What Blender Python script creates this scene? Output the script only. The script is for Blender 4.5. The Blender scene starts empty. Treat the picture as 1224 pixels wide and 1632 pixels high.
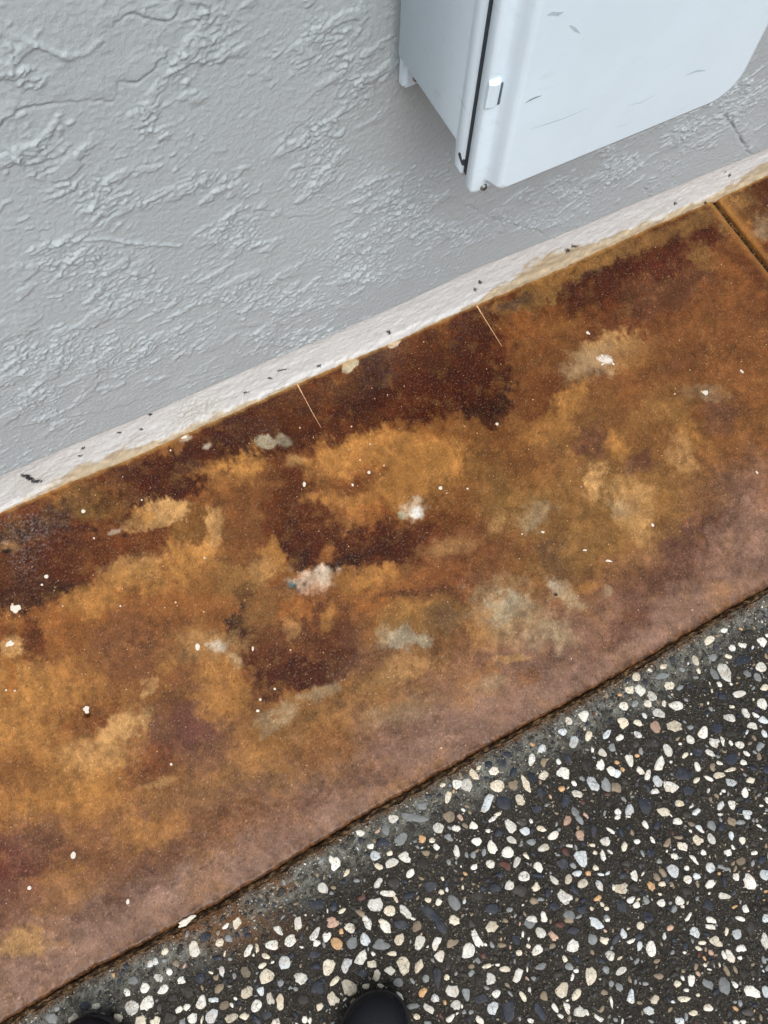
import bpy, math, random
import numpy as np
from mathutils import Matrix, Vector
random.seed(7)
scene = bpy.context.scene
COL = scene.collection

# ------------------------------------------------------------------ camera
CAM_R = np.array([[0.8870151, 0.42505494, -0.18036769],
                  [-0.4611942, 0.83457006, -0.30131831],
                  [0.02245263, 0.35045843, 0.93630912]])
CAM_F = 1338.485 / 1224.0
CAM_H = 1.30
cam_data = bpy.data.cameras.new('camera')
cam = bpy.data.objects.new('camera', cam_data)
COL.objects.link(cam)
m = Matrix([list(CAM_R[i]) + [0] for i in range(3)] + [[0, 0, 0, 1]])
m = m.to_quaternion().to_matrix().to_4x4()
m.translation = (0, 0, CAM_H)
cam.matrix_world = m
cam_data.sensor_fit = 'HORIZONTAL'
cam_data.sensor_width = 36
cam_data.lens = 36 * CAM_F
cam_data.clip_start = 0.02
cam_data.clip_end = 300
scene.camera = cam

# ------------------------------------------------------------------ light
SUN_EL, SUN_AZ = math.radians(57), math.radians(196)   # azimuth measured from +Y clockwise
world = bpy.data.worlds.new('World')
scene.world = world
world.use_nodes = True
wn = world.node_tree.nodes; wl = world.node_tree.links
wn.clear()
sky = wn.new('ShaderNodeTexSky'); sky.sky_type = 'NISHITA'; sky.sun_disc = False
sky.sun_elevation = SUN_EL; sky.sun_rotation = SUN_AZ
sky.air_density = 1.0; sky.dust_density = 4.0; sky.ozone_density = 1.0
bg = wn.new('ShaderNodeBackground'); bg.inputs['Strength'].default_value = 0.11
wo = wn.new('ShaderNodeOutputWorld')
hs = wn.new('ShaderNodeHueSaturation'); hs.inputs['Saturation'].default_value = 0.48
wl.new(sky.outputs[0], hs.inputs['Color']); wl.new(hs.outputs[0], bg.inputs['Color']); wl.new(bg.outputs[0], wo.inputs['Surface'])
sd = bpy.data.lights.new('sun', 'SUN'); sd.energy = 1.5; sd.angle = math.radians(46); sd.color = (1.0, 0.965, 0.92)
sun = bpy.data.objects.new('sun', sd); COL.objects.link(sun)
sdir = Vector((math.sin(SUN_AZ) * math.cos(SUN_EL), math.cos(SUN_AZ) * math.cos(SUN_EL), math.sin(SUN_EL)))
sun.rotation_euler = sdir.to_track_quat('Z', 'Y').to_euler()
sun.location = (0, -4, 5)
scene.view_settings.view_transform = 'Standard'
scene.view_settings.look = 'None'
scene.view_settings.gamma = 1.0
scene.view_settings.exposure = 0.46
scene.view_settings.use_curve_mapping = False

# ------------------------------------------------------------------ helpers
def lin(c):
    c = np.asarray(c, float) / 255.0
    return np.where(c <= 0.04045, c / 12.92, ((c + 0.055) / 1.055) ** 2.4)

def ray(px, py):
    return CAM_R @ np.array([(px - 612) / (CAM_F * 1224), -(py - 816) / (CAM_F * 1224), -1.0])
def ground(px, py, z=0.0):            # where a traced point of the photograph lies on a level surface
    r = ray(px, py); q = r * ((z - CAM_H) / r[2]); return q[0], q[1]
def wallpt(px, py, y):
    r = ray(px, py); q = r * (y / r[1]); return q[0], q[2] + CAM_H
def to_px(x, y, z):
    v0, v1, v2 = x, y, z - CAM_H
    c = [CAM_R[0, i] * v0 + CAM_R[1, i] * v1 + CAM_R[2, i] * v2 for i in range(3)]
    return 612 + CAM_F * 1224 * c[0] / -c[2], 816 - CAM_F * 1224 * c[1] / -c[2]

_rng = np.random.RandomState(11)
_perm = _rng.permutation(512).astype(np.int64)
_ang = _rng.rand(512) * 2 * np.pi
_gx, _gy = np.cos(_ang), np.sin(_ang)
def perlin(x, y, seed=0):
    xi = np.floor(x).astype(np.int64); yi = np.floor(y).astype(np.int64)
    xf = x - xi; yf = y - yi
    u = xf * xf * xf * (xf * (xf * 6 - 15) + 10); v = yf * yf * yf * (yf * (yf * 6 - 15) + 10)
    def g(ix, iy, fx, fy):
        h = _perm[(_perm[(ix + seed * 37) & 511] + iy + seed * 101) & 511]
        return _gx[h] * fx + _gy[h] * fy
    a = g(xi, yi, xf, yf); b = g(xi + 1, yi, xf - 1, yf)
    c = g(xi, yi + 1, xf, yf - 1); d = g(xi + 1, yi + 1, xf - 1, yf - 1)
    return (a + u * (b - a) + v * ((c + u * (d - c)) - (a + u * (b - a)))) * 1.5
def fbm(x, y, octv=4, seed=0, gain=0.5):
    s = 0; a = 1.0; t = 0
    for i in range(octv):
        s = s + a * perlin(x * 2 ** i, y * 2 ** i, seed + i); t += a; a *= gain
    return s / t * 1.3
def sstep(a, b, x):
    t = np.clip((x - a) / (b - a), 0, 1); return t * t * (3 - 2 * t)

def link(o, parent=None):
    COL.objects.link(o)
    if parent is not None: o.parent = parent
    return o
def mesh_obj(name, verts, faces, mat, parent=None, smooth=False):
    me = bpy.data.meshes.new(name)
    me.from_pydata([tuple(map(float, v)) for v in verts], [], faces)
    me.update()
    for mm in (mat if isinstance(mat, (list, tuple)) else [mat]): me.materials.append(mm)
    if smooth: me.polygons.foreach_set('use_smooth', [True] * len(me.polygons))
    return link(bpy.data.objects.new(name, me), parent)
def grid_obj(name, P, mat, parent=None, colors=None, smooth=True, flip=False):
    """P: (nv, nu, 3) array of points -> one smooth grid mesh"""
    nv, nu, _ = P.shape
    me = bpy.data.meshes.new(name)
    n = nv * nu; nf = (nv - 1) * (nu - 1)
    me.vertices.add(n); me.vertices.foreach_set('co', P.reshape(-1).astype(np.float32))
    i = np.arange(n).reshape(nv, nu)
    q = np.stack([i[:-1, :-1], i[:-1, 1:], i[1:, 1:], i[1:, :-1]], -1).reshape(-1, 4)
    if flip: q = q[:, ::-1]
    me.loops.add(nf * 4); me.loops.foreach_set('vertex_index', q.reshape(-1).astype(np.int32))
    me.polygons.add(nf); me.polygons.foreach_set('loop_start', (np.arange(nf) * 4).astype(np.int32))
    try: me.polygons.foreach_set('loop_total', np.full(nf, 4, np.int32))
    except Exception: pass
    me.polygons.foreach_set('use_smooth', np.ones(nf, bool) if smooth else np.zeros(nf, bool))
    if colors is not None:
        at = me.color_attributes.new('stain', 'FLOAT_COLOR', 'POINT')
        cc = np.ones((n, 4), np.float32); cc[:, :colors.shape[-1]] = colors.reshape(n, -1)
        at.data.foreach_set('color', cc.reshape(-1))
    me.materials.append(mat)
    me.update(calc_edges=True); me.validate()
    return link(bpy.data.objects.new(name, me), parent)
def structure(o): o['kind'] = 'structure'; return o
def tag(o, label, cat, group=None):
    o['label'] = label; o['category'] = cat
    if group: o['group'] = group
    return o

class N:
    """tiny node helper"""
    def __init__(s, name, rough=0.6, spec=0.5):
        s.m = bpy.data.materials.new(name); s.m.use_nodes = True
        s.t = s.m.node_tree; s.b = s.t.nodes['Principled BSDF']
        s.b.inputs['Roughness'].default_value = rough
        s.b.inputs['Specular IOR Level'].default_value = spec
        s.geo = s.t.nodes.new('ShaderNodeNewGeometry')
        s.pos = s.geo.outputs['Position']
    def new(s, k): return s.t.nodes.new(k)
    def l(s, a, b): s.t.links.new(a, b)
    def mapping(s, scale, rot=(0, 0, 0), src=None):
        n = s.new('ShaderNodeMapping'); n.inputs['Scale'].default_value = scale; n.inputs['Rotation'].default_value = rot
        s.l(src or s.pos, n.inputs['Vector']); return n.outputs[0]
    def noise(s, scale, detail=4, rough=0.55, vec=None, dist=0):
        n = s.new('ShaderNodeTexNoise'); n.inputs['Scale'].default_value = scale
        n.inputs['Detail'].default_value = detail; n.inputs['Roughness'].default_value = rough
        n.inputs['Distortion'].default_value = dist
        s.l(vec or s.pos, n.inputs['Vector']); return n.outputs['Fac']
    def voro(s, scale, feat='F1', vec=None, out='Distance'):
        n = s.new('ShaderNodeTexVoronoi'); n.feature = feat; n.inputs['Scale'].default_value = scale
        s.l(vec or s.pos, n.inputs['Vector']); return n.outputs[out]
    def ramp(s, fac, stops):
        n = s.new('ShaderNodeValToRGB'); e = n.color_ramp.elements
        while len(e) < len(stops): e.new(0.5)
        for k, (p, c) in enumerate(stops):
            e[k].position = p; e[k].color = (*c, 1) if len(c) == 3 else c
        s.l(fac, n.inputs[0]); return n.outputs[0]
    def mr(s, fac, a, b, c=0.0, d=1.0):
        n = s.new('ShaderNodeMapRange'); s.l(fac, n.inputs[0])
        for k, v in zip((1, 2, 3, 4), (a, b, c, d)): n.inputs[k].default_value = v
        return n.outputs[0]
    def mix(s, fac, a, b, mode='MIX'):
        n = s.new('ShaderNodeMix'); n.data_type = 'RGBA'; n.blend_type = mode
        for sock, v in ((0, fac), (6, a), (7, b)):
            if isinstance(v, (int, float)): n.inputs[sock].default_value = v
            elif isinstance(v, (tuple, list, np.ndarray)): n.inputs[sock].default_value = (*[float(q) for q in v][:3], 1)
            else: s.l(v, n.inputs[sock])
        return n.outputs[2]
    def math(s, op, a, b=0.0):
        n = s.new('ShaderNodeMath'); n.operation = op
        for k, v in ((0, a), (1, b)):
            if isinstance(v, (int, float)): n.inputs[k].default_value = v
            else: s.l(v, n.inputs[k])
        return n.outputs[0]
    def color(s, v):
        if isinstance(v, (tuple, list, np.ndarray)): s.b.inputs['Base Color'].default_value = (*[float(q) for q in v][:3], 1)
        else: s.l(v, s.b.inputs['Base Color'])
    def bump(s, h, dist, strength=1.0, prev=None):
        n = s.new('ShaderNodeBump'); n.inputs['Distance'].default_value = dist; n.inputs['Strength'].default_value = strength
        s.l(h, n.inputs['Height'])
        if prev: s.l(prev, n.inputs['Normal'])
        s.l(n.outputs[0], s.b.inputs['Normal']); return n.outputs[0]

def simple(name, rgb, rough=0.5, var=0.06, scale=60, metal=0, spec=0.5, bumpd=0):
    n = N(name, rough, spec); c = lin(rgb)
    f = n.noise(scale, 4)
    n.color(n.mix(n.mr(f, 0.3, 0.7), tuple(c * (1 - var)), tuple(np.minimum(c * (1 + var), 1))))
    n.b.inputs['Metallic'].default_value = metal
    if bumpd: n.bump(f, bumpd)
    return n.m

# ------------------------------------------------------------------ materials of the setting
def mat_stucco():
    n = N('grey_painted_stucco', 0.52, 0.45)
    c = lin((170, 179, 183))
    big = n.noise(2.2, 3)
    fine = n.noise(230, 5, 0.7)
    col = n.mix(n.mr(big, 0.3, 0.7), tuple(c * 0.97), tuple(c * 1.03))
    speck = n.noise(300, 2)
    col = n.mix(n.mr(speck, 0.74, 0.78, 0, 0.35), col, tuple(c * 0.45))
    n.color(col)
    n.l(n.mr(n.noise(40, 3), 0.3, 0.7, 0.36, 0.5), n.b.inputs['Roughness'])
    st = n.noise(60, 4, 0.6, n.mapping((0.35, 1, 1.3), (0, math.radians(-14), 0)))
    b1 = n.bump(st, 0.0006, 0.5)
    n.bump(fine, 0.0016, 0.8, b1)
    return n.m
def mat_slab():
    n = N('stained_concrete', 0.38, 0.2)
    a = n.new('ShaderNodeAttribute'); a.attribute_name = 'stain'
    col = a.outputs['Color']
    vec = n.mapping((1.0, 0.7, 1.0))
    g1 = n.noise(420, 3, 0.65, vec)
    g2 = n.noise(950, 2, 0.7, vec)
    col = n.mix(n.mr(g1, 0.34, 0.50, 0.34, 0), col, (0.40, 0.27, 0.18), 'MULTIPLY')
    col = n.mix(n.mr(g2, 0.34, 0.44, 0.5, 0), col, (0.05, 0.03, 0.02))
    col = n.mix(n.mr(g1, 0.56, 0.72, 0, 0.30), col, (0.50, 0.33, 0.18))
    g3 = n.noise(620, 1, 0.5, vec)
    col = n.mix(n.mr(g3, 0.755, 0.79, 0, 0.75), col, (0.74, 0.58, 0.42))
    n.color(col)
    n.l(n.mr(n.noise(26, 5, 0.6), 0.3, 0.7, 0.20, 0.38), n.b.inputs['Roughness'])
    b = n.bump(n.noise(520, 4, 0.7), 0.0004, 0.4)
    n.bump(n.noise(45, 4, 0.5), 0.0015, 0.4, b)
    return n.m
def mat_trim():
    n = N('white_painted_plinth', 0.5, 0.4)
    a = n.new('ShaderNodeAttribute'); a.attribute_name = 'stain'
    f = n.noise(120, 5, 0.6, n.mapping((0.75, 1, 1)))
    col = n.mix(n.mr(f, 0.28, 0.45, 0.35, 0), a.outputs['Color'], (0.55, 0.53, 0.52), 'MULTIPLY')
    n.color(col)
    b = n.bump(f, 0.0011, 0.6)
    n.bump(n.noise(420, 3), 0.0006, 0.5, b)
    return n.m
def mat_matrix():
    n = N('dark_cement_matrix', 0.7, 0.15)
    a = n.new('ShaderNodeAttribute'); a.attribute_name = 'stain'
    col = a.outputs['Color']
    g = n.noise(330, 4, 0.75)
    col = n.mix(n.mr(g, 0.36, 0.50, 0.85, 0), col, (0.014, 0.013, 0.011))
    col = n.mix(n.mr(g, 0.56, 0.66, 0, 0.6), col, (0.16, 0.145, 0.12))
    g2 = n.noise(800, 1, 0.5)
    col = n.mix(n.mr(g2, 0.73, 0.77, 0, 0.8), col, (0.55, 0.52, 0.46))
    # beyond the built pebbles the material carries on with pebble-sized cells
    n.color(col)
    b = n.bump(n.noise(260, 5, 0.65), 0.0022, 0.8)
    n.bump(g, 0.0008, 0.7, b)
    return n.m
def mat_gunk():
    n = N('rusty_joint_dirt', 0.8, 0.1)
    f = n.noise(190, 5, 0.8, n.mapping((0.45, 1, 1)))
    n.color(n.ramp(f, [(0.34, (0.006, 0.005, 0.004)), (0.46, (0.022, 0.013, 0.008)), (0.54, (0.075, 0.044, 0.02)), (0.64, (0.26, 0.17, 0.09))]))
    n.bump(f, 0.004, 1.0)
    return n.m
M_STUCCO, M_SLAB, M_TRIM, M_MATRIX, M_GUNK = mat_stucco(), mat_slab(), mat_trim(), mat_matrix(), mat_gunk()

# ------------------------------------------------------------------ outlines traced in the photograph
YW = 0.703
TOPX = [-6, -0.5, -0.268, -0.044, 0.115, 0.429, 0.584, 0.724, 0.882, 1.10, 1.20, 1.4, 6]
TOPZ = [0.098, 0.098, 0.0991, 0.096, 0.0978, 0.0995, 0.1075, 0.1004, 0.099, 0.0968, 0.092, 0.094, 0.096]
BOTX = [-6, -0.45, -0.309, -0.208, -0.083, 0.091, 0.229, 0.433, 0.587, 0.757, 0.975, 1.124, 1.253, 1.5, 6]
BOTY = [0.703, 0.703, 0.7034, 0.7043, 0.6984, 0.6998, 0.7015, 0.7004, 0.7019, 0.6998, 0.7045, 0.7024, 0.705, 0.703, 0.703]
EDX = [-6, -0.7, -0.528, -0.414, -0.324, -0.242, -0.131, -0.005, 0.123, 0.237, 0.329, 0.445, 0.56, 0.681, 0.745, 1.2, 6]
EDY = [0.004, 0.005, 0.006, 0.0092, 0.0066, 0.0063, 0.0086, 0.0149, 0.0156, 0.0167, 0.0157, 0.0162, 0.0189, 0.0229, 0.0225, 0.028, 0.03]
def top_z(x): return np.interp(x, TOPX, TOPZ) + 0.0012 * fbm(x * 40, x * 0 + 3.3, 3, 5)
def bot_y(x): return np.interp(x, BOTX, BOTY) + 0.0012 * fbm(x * 55, x * 0 + 8.1, 3, 6)
def edge_y(x): return np.interp(x, EDX, EDY) + 0.0022 * fbm(x * 60, x * 0 + 1.7, 4, 7, 0.7)

def far_steps(step, far, n):            # middle ground at 9 mm, then ever wider
    mid = np.arange(step, 1.3, 0.009)
    return np.concatenate([mid, mid[-1] + np.geomspace(0.012, far - mid[-1], n)])
def axis(lo, hi, step, far_lo, far_hi, nfar=14):
    core = np.arange(lo, hi, step)
    return np.concatenate([lo - far_steps(step, lo - far_lo, nfar)[::-1], core, core[-1] + far_steps(step, far_hi - core[-1], nfar)])

# ------------------------------------------------------------------ pavement (exposed aggregate) 
PAVE_Z = -0.0055
xs = axis(-0.62, 0.85, 0.0034, -40, 40)
ss = np.concatenate([np.arange(0.0, 0.72, 0.003), 0.72 + np.geomspace(0.003, 40, 14)])
X, S = np.meshgrid(xs, ss)
Y = edge_y(X) - 0.0100 - S + 0.0035 * fbm(X * 60, X * 0 + 9.2, 3, 44) * (S < 0.4)
Z = PAVE_Z + 0.0011 * fbm(X * 70, Y * 70, 4, 21) - 0.0006
Z = np.where(S < 0.004, Z - 0.002, Z)
Z = np.where((X < -0.62) | (X > 0.85) | (S > 0.72), PAVE_Z - 0.0012, Z)
dark = lin((46, 43, 38)); pale = lin((132, 134, 126)); rust = lin((112, 72, 34))
w = sstep(0.075, 0.012, S + 0.030 * fbm(X * 16, Y * 16, 5, 31, 0.6)) * (0.50 + 1.1 * fbm(X * 75, Y * 75, 4, 33, .75))
w = np.clip(w, 0, 0.9)[..., None]
base = dark * np.clip(1 + 0.30 * fbm(X * 9, Y * 9, 4, 34) + 0.6 * fbm(X * 90, Y * 90, 3, 36, .8), .25, 3)[..., None]
C = base * (1 - w) + pale * w
px_, py_ = to_px(X, Y, 0)
wr = (np.exp(-((px_ - 350) / 90) ** 2 - ((py_ - 1478) / 34) ** 2) * 0.9 + np.exp(-((px_ - 445) / 22) ** 2 - ((py_ - 1412) / 14) ** 2) * 0.8
      + sstep(0.014, 0.0, S) * 0.6)
wr = np.clip(wr * (0.8 + 1.0 * fbm(X * 60, Y * 60, 4, 35)), 0, 0.85)[..., None]
C = C * (1 - wr) + rust * wr
pave = structure(grid_obj('aggregate_pavement', np.stack([X, Y, Z], -1), M_MATRIX, colors=C, flip=True))

# rusty dirt in the joint between slab and pavement
xs = axis(-0.62, 0.85, 0.002, -40, 40)
tt = np.linspace(0, 1, 9)
X, T = np.meshgrid(xs, tt)
Y = edge_y(X) + 0.004 - T * 0.0165 * (1 + .25 * fbm(X * 14, X * 0 + 4.4, 3, 160))
prof = np.interp(T, [0, .2, .3, .42, .55, .68, .8, 1], [-.018, -.017, -.016, -.0045, -.008, -.004, -.0085, -.011])
Z = prof + 0.0030 * fbm(X * 60, T * 3, 5, 41, 0.75)
structure(grid_obj('joint_dirt', np.stack([X, Y, Z], -1), M_GUNK, flip=True))

# ------------------------------------------------------------------ the stained concrete slab
GO=(169,118,61); GL=(182,140,88); BR=(116,72,37); MB=(92,46,19); MR=(64,24,8); DK=(42,18,11); PU=(98,66,52)
PK_SHEEN=(136,106,90); OL=(128,93,50); GR=(164,144,112); WH=(212,198,176); OR=(143,89,43); GY=(172,162,136); BK=(36,28,28); RD=(104,56,34); SC=(58,45,44)  # the pink-brown has the sky's sheen on the front strip mixed in
BRUSH = [  # px, py, rx, ry, angle, colour, opacity, softness   (traced stains, plus the pink-brown sky sheen painted in)
 # ground tones
 (150,1000,260,120,-25,OR,.6,.8),(120,1180,230,110,-25,GO,.5,.8),(620,720,150,60,-20,OR,.8,.6),(900,740,240,120,-25,OL,.8,.8),
 (1080,620,190,120,-25,BR,.7,.8),(1120,480,170,90,-25,MB,.8,.7),(560,1080,200,60,-25,OL,.5,.8),(420,1200,220,60,-25,OL,.45,.8),
 (980,830,190,70,-28,OL,.7,.8),(420,800,150,80,-25,BR,.7,.7),(230,1030,110,90,0,BR,.75,.7),(200,880,150,50,-20,MB,.5,.7),
 # band along the wall
 (640,590,350,44,-26,MR,.95,.35),(300,745,200,40,-25,MR,.95,.35),(1000,425,190,40,-26,MR,.9,.4),
 (250,765,110,36,-20,MR,1,.25),(215,785,26,18,20,MR,.9,.3),(262,785,30,20,-10,MR,.95,.3),(400,690,150,46,-26,MR,1,.3),(470,655,100,26,-28,MB,.7,.5),(430,668,60,16,-28,OL,.45,.6),(520,628,70,22,-28,BR,.7,.5),(560,606,46,14,-28,GO,.4,.6),
 (640,570,90,20,-28,BR,.6,.5),(640,610,100,36,-28,DK,.9,.4),(610,590,60,20,-28,SC,.7,.5),(700,570,50,18,-28,SC,.6,.5),(700,620,110,50,-15,MR,1,.35),(600,655,90,30,-28,MR,.9,.35),(650,690,34,18,0,MR,.8,.35),
 (776,642,40,34,15,DK,.97,.22),(740,600,60,40,0,MR,.9,.4),(700,550,90,26,-28,MB,.6,.5),(790,545,70,40,-25,MR,.7,.5),(850,518,52,28,-25,OR,.75,.6),(865,618,56,26,-28,MB,.7,.5),(865,663,28,20,0,MB,.8,.4),
 (940,415,110,18,-27,OL,.9,.5),(850,465,80,18,-27,OL,.85,.5),(900,440,60,14,-27,GO,.45,.6),(830,478,26,9,-20,BK,.85,.4),(812,488,14,8,-20,SC,.7,.4),(950,432,18,6,-20,BK,.8,.3),(935,440,8,5,0,BK,.8,.3),(967,470,34,34,-30,MR,.9,.4),(1095,394,60,26,-20,MR,.95,.4),(1060,410,60,16,-25,(90,38,24),.6,.5),
 (1010,500,90,30,-26,MB,.85,.6),(1060,470,90,30,-26,(90,56,36),.8,.6),(1110,350,40,14,-27,OL,.9,.4),(1060,372,60,10,-27,OL,.7,.5),(1120,410,20,30,-40,OL,.6,.5),(1165,430,20,34,-40,OR,.5,.6),(1150,480,60,30,-26,BR,.6,.6),
 (170,790,50,22,-20,GO,.6,.5),(135,798,52,20,-20,OL,1,.4),(150,812,34,10,-15,(130,104,52),.5,.5),(62,836,58,22,-20,BK,.7,.5),(20,862,32,20,0,BK,.8,.5),(50,850,60,10,-20,SC,.5,.5),(36,900,24,22,0,SC,.6,.5),(15,873,14,9,0,GL,.9,.3),(90,870,60,16,-20,MR,.8,.4),
 (60,930,90,34,-22,DK,.9,.35),(120,900,60,24,-22,MR,.8,.4),(170,885,90,26,-16,MB,.9,.5),(100,952,34,20,10,DK,.8,.3),(45,900,110,44,-20,MR,.5,.4),
 (1205,310,60,34,-25,MR,.85,.5),(1170,330,34,20,-40,OL,.9,.5),(1190,352,20,16,60,GO,.6,.5),(1216,362,16,18,0,GR,.6,.5),(1195,340,20,14,0,DK,.6,.5),(1215,405,18,14,0,MR,.8,.5),
 # left of centre
 (250,820,52,22,-14,GL,.95,.28),(225,822,20,14,0,GO,.8,.3),(330,852,30,30,0,GL,.85,.4),(310,880,48,30,-30,GO,.85,.5),(305,835,22,30,25,(112,74,34),.95,.25),(345,845,16,24,0,GL,.6,.4),(240,925,70,24,-14,GO,.9,.45),(205,915,50,20,-20,GL,.4,.5),(110,985,80,34,-20,OR,.85,.5),(150,950,60,26,-20,GO,.8,.4),(320,910,40,34,0,GO,.6,.5),
 (330,742,46,14,-10,GO,.9,.3),(395,735,42,24,-8,GO,.95,.28),(375,760,40,20,0,GO,.6,.5),(308,738,14,10,0,GL,.8,.3),(462,770,24,44,12,MR,.8,.4),(440,800,50,50,0,BR,.9,.4),(400,870,44,44,0,BR,.9,.5),(385,925,44,30,0,OL,.85,.5),(455,835,40,40,0,MB,.9,.4),(372,800,30,40,0,BR,.8,.5),(470,732,14,9,-20,GL,.8,.3),
 (600,716,84,28,-10,GO,.8,.45),(680,738,60,30,-10,GO,.85,.35),(530,735,34,32,0,GO,.85,.4),(540,800,60,22,-5,GO,.7,.5),(575,772,56,14,-14,MB,.85,.45),(650,775,60,30,-5,GO,.7,.5),(600,820,60,20,-5,OR,.7,.5),
 (470,785,26,52,6,MR,.85,.35),(455,840,44,34,0,MB,.8,.4),(560,868,96,30,-8,MR,1,.28),(490,850,40,44,10,MR,.95,.35),(650,868,70,28,-15,MR,.9,.4),(548,892,44,18,-8,DK,.95,.3),(478,892,14,22,0,DK,.8,.3),(610,890,44,16,-10,MR,.9,.35),(500,835,30,16,0,MB,.5,.5),
 (740,850,60,24,-25,RD,.6,.5),(720,815,50,20,-30,MB,.6,.5),(740,790,60,30,-10,BR,.6,.6),(660,830,80,20,0,MB,.4,.6),
 (432,890,26,28,0,GO,.95,.28),(415,905,22,18,0,GL,.5,.4),(520,885,12,18,25,OR,.8,.3),(500,922,40,22,-10,(206,168,138),.8,.26),(505,918,26,15,-10,WH,.5,.26),(468,934,15,15,0,WH,.75,.28),(518,915,16,16,0,WH,.6,.3),(560,925,30,18,0,GO,.6,.5),(600,925,34,18,-10,GO,.7,.5),(590,950,40,16,0,OR,.6,.5),(440,940,24,18,0,OR,.6,.5),
 (452,1022,98,84,0,(96,56,30),.97,.25),(380,990,24,28,-6,DK,.97,.25),(385,1030,22,40,-10,MR,.85,.35),(470,1080,66,22,-10,MR,.95,.28),(525,1040,30,44,0,MR,.75,.35),(420,970,40,30,0,OL,.5,.5),(430,1060,40,30,0,MR,.6,.4),(475,978,22,30,28,OR,.9,.25),(466,1002,14,16,0,GL,.5,.3),(522,985,10,22,25,GO,.8,.3),(385,945,18,16,0,DK,.6,.4),(372,1010,16,14,0,DK,.6,.4),
 # centre and right
 (650,1022,34,19,-8,GY,.85,.3),(614,1012,17,18,0,GR,.8,.35),(680,978,70,30,-8,OL,.95,.3),(720,985,40,22,0,(104,80,56),.7,.4),(650,965,40,14,-10,GO,.5,.4),(668,943,62,7,-4,DK,.7,.35),(740,905,90,34,-22,RD,.75,.6),(720,872,40,14,-10,GL,.5,.5),(700,915,60,14,-15,OR,.5,.5),
 (815,975,60,36,20,GR,.7,.75),(806,962,26,18,0,GY,.55,.6),(885,1018,40,18,30,GR,.65,.7),(760,1000,26,26,0,GO,.4,.5),(790,1010,40,24,0,GL,.4,.6),
 (640,1070,50,20,-20,GL,.5,.6),(512,1103,32,11,-20,GR,.65,.3),(590,1050,70,20,-10,PU,.5,.5),(560,1020,20,40,0,PU,.4,.5),
 (985,560,62,28,-12,GL,.85,.45),(945,580,40,24,-20,GR,.5,.5),(1020,575,40,16,10,GO,.6,.5),(905,640,22,46,35,GO,.85,.4),(850,690,50,14,-35,GO,.6,.5),(947,712,32,30,0,(98,62,44),.85,.4),(988,712,18,30,-10,GO,.85,.4),(1020,738,26,15,-30,(92,54,44),.85,.35),(948,768,20,30,10,GL,.9,.35),
 (1012,818,34,50,-20,GL,.75,.5),(990,808,18,14,0,GR,.6,.5),(1105,695,56,14,48,GO,.8,.45),(1085,720,20,30,-20,GL,.5,.5),(1150,662,24,32,0,PU,.85,.45),(1060,650,60,24,-20,OL,.6,.6),(1030,600,70,16,-20,BR,.6,.6),(1072,582,26,10,-30,(88,52,42),.7,.4),
 (1102,865,48,32,-25,PU,.95,.4),(853,823,26,22,0,GR,.6,.5),(793,832,11,20,20,GL,.8,.35),(890,892,40,28,0,(94,68,46),.8,.5),(940,870,60,24,-25,OL,.6,.5),(820,790,60,34,-10,OL,.7,.6),(850,745,40,34,0,BR,.7,.5),(800,700,40,40,0,MB,.5,.6),(1138,632,27,17,18,GR,.6,.2),(1105,625,20,10,0,GR,.35,.4),
 (1150,560,90,60,-25,BR,.75,.7),(1060,540,90,30,-25,BR,.7,.6),(1190,640,50,80,0,BR,.5,.7),(1160,790,70,60,-25,PU,.5,.6),(1200,770,50,60,0,PK_SHEEN,.4,.6),(1060,930,80,30,-28,PU,.6,.6),(1190,860,60,50,-28,PK_SHEEN,.7,.6),(1150,720,40,30,0,BR,.5,.6),
 (1060,985,90,36,-30,PK_SHEEN,.8,.7),(900,1090,120,36,-30,PK_SHEEN,.75,.7),(901,945,34,13,38,GR,.8,.3),(886,934,12,8,38,WH,.4,.3),(886,948,3,3,0,BK,.9,.2),(935,937,24,10,-10,GO,.6,.4),(970,945,8,9,0,GR,.6,.3),(1000,1000,50,20,-28,PU,.6,.6),(700,1180,120,36,-28,PK_SHEEN,.75,.7),(845,1080,18,14,0,OR,.6,.4),(820,1049,26,6,-8,GL,.75,.35),(780,1090,28,12,-15,GR,.55,.5),(1010,985,40,16,-20,RD,.4,.5),(960,1030,60,18,-28,PU,.5,.6),
 # lower left
 (300,1170,95,50,10,PU,.85,.45),(315,1110,34,44,0,PU,.7,.4),(245,1215,42,36,-10,RD,.75,.4),(290,1120,30,60,0,BR,.6,.5),(236,1090,8,26,25,GL,.9,.3),(262,1062,18,9,-30,GO,.7,.4),(330,1030,56,30,-10,GL,.55,.5),(348,1029,14,10,0,WH,.85,.3),(372,1052,16,8,35,GR,.7,.3),(350,1100,36,46,0,GO,.7,.4),(310,1160,30,30,0,(92,54,48),.7,.4),
 (200,1040,60,56,0,(110,70,44),.7,.5),(285,950,60,20,-10,OR,.3,.6),(22,1030,23,18,0,GL,.85,.25),(58,1030,17,44,-8,MB,.95,.35),(52,1070,24,14,0,PU,.8,.4),(12,1008,16,12,0,MR,.7,.5),(30,1100,60,50,0,GO,.8,.5),(20,1160,50,50,0,GO,.8,.5),(15,1085,7,30,0,(150,86,36),.6,.4),(100,1100,60,40,0,GO,.6,.6),(138,1138,48,28,0,MB,.75,.45),(190,1158,44,18,-30,GL,.85,.4),(150,1200,60,34,0,GL,.6,.5),(90,1270,90,46,-20,GO,.65,.6),(250,1249,26,6,-14,GL,.85,.3),(110,1055,22,22,0,GO,.5,.5),
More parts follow.
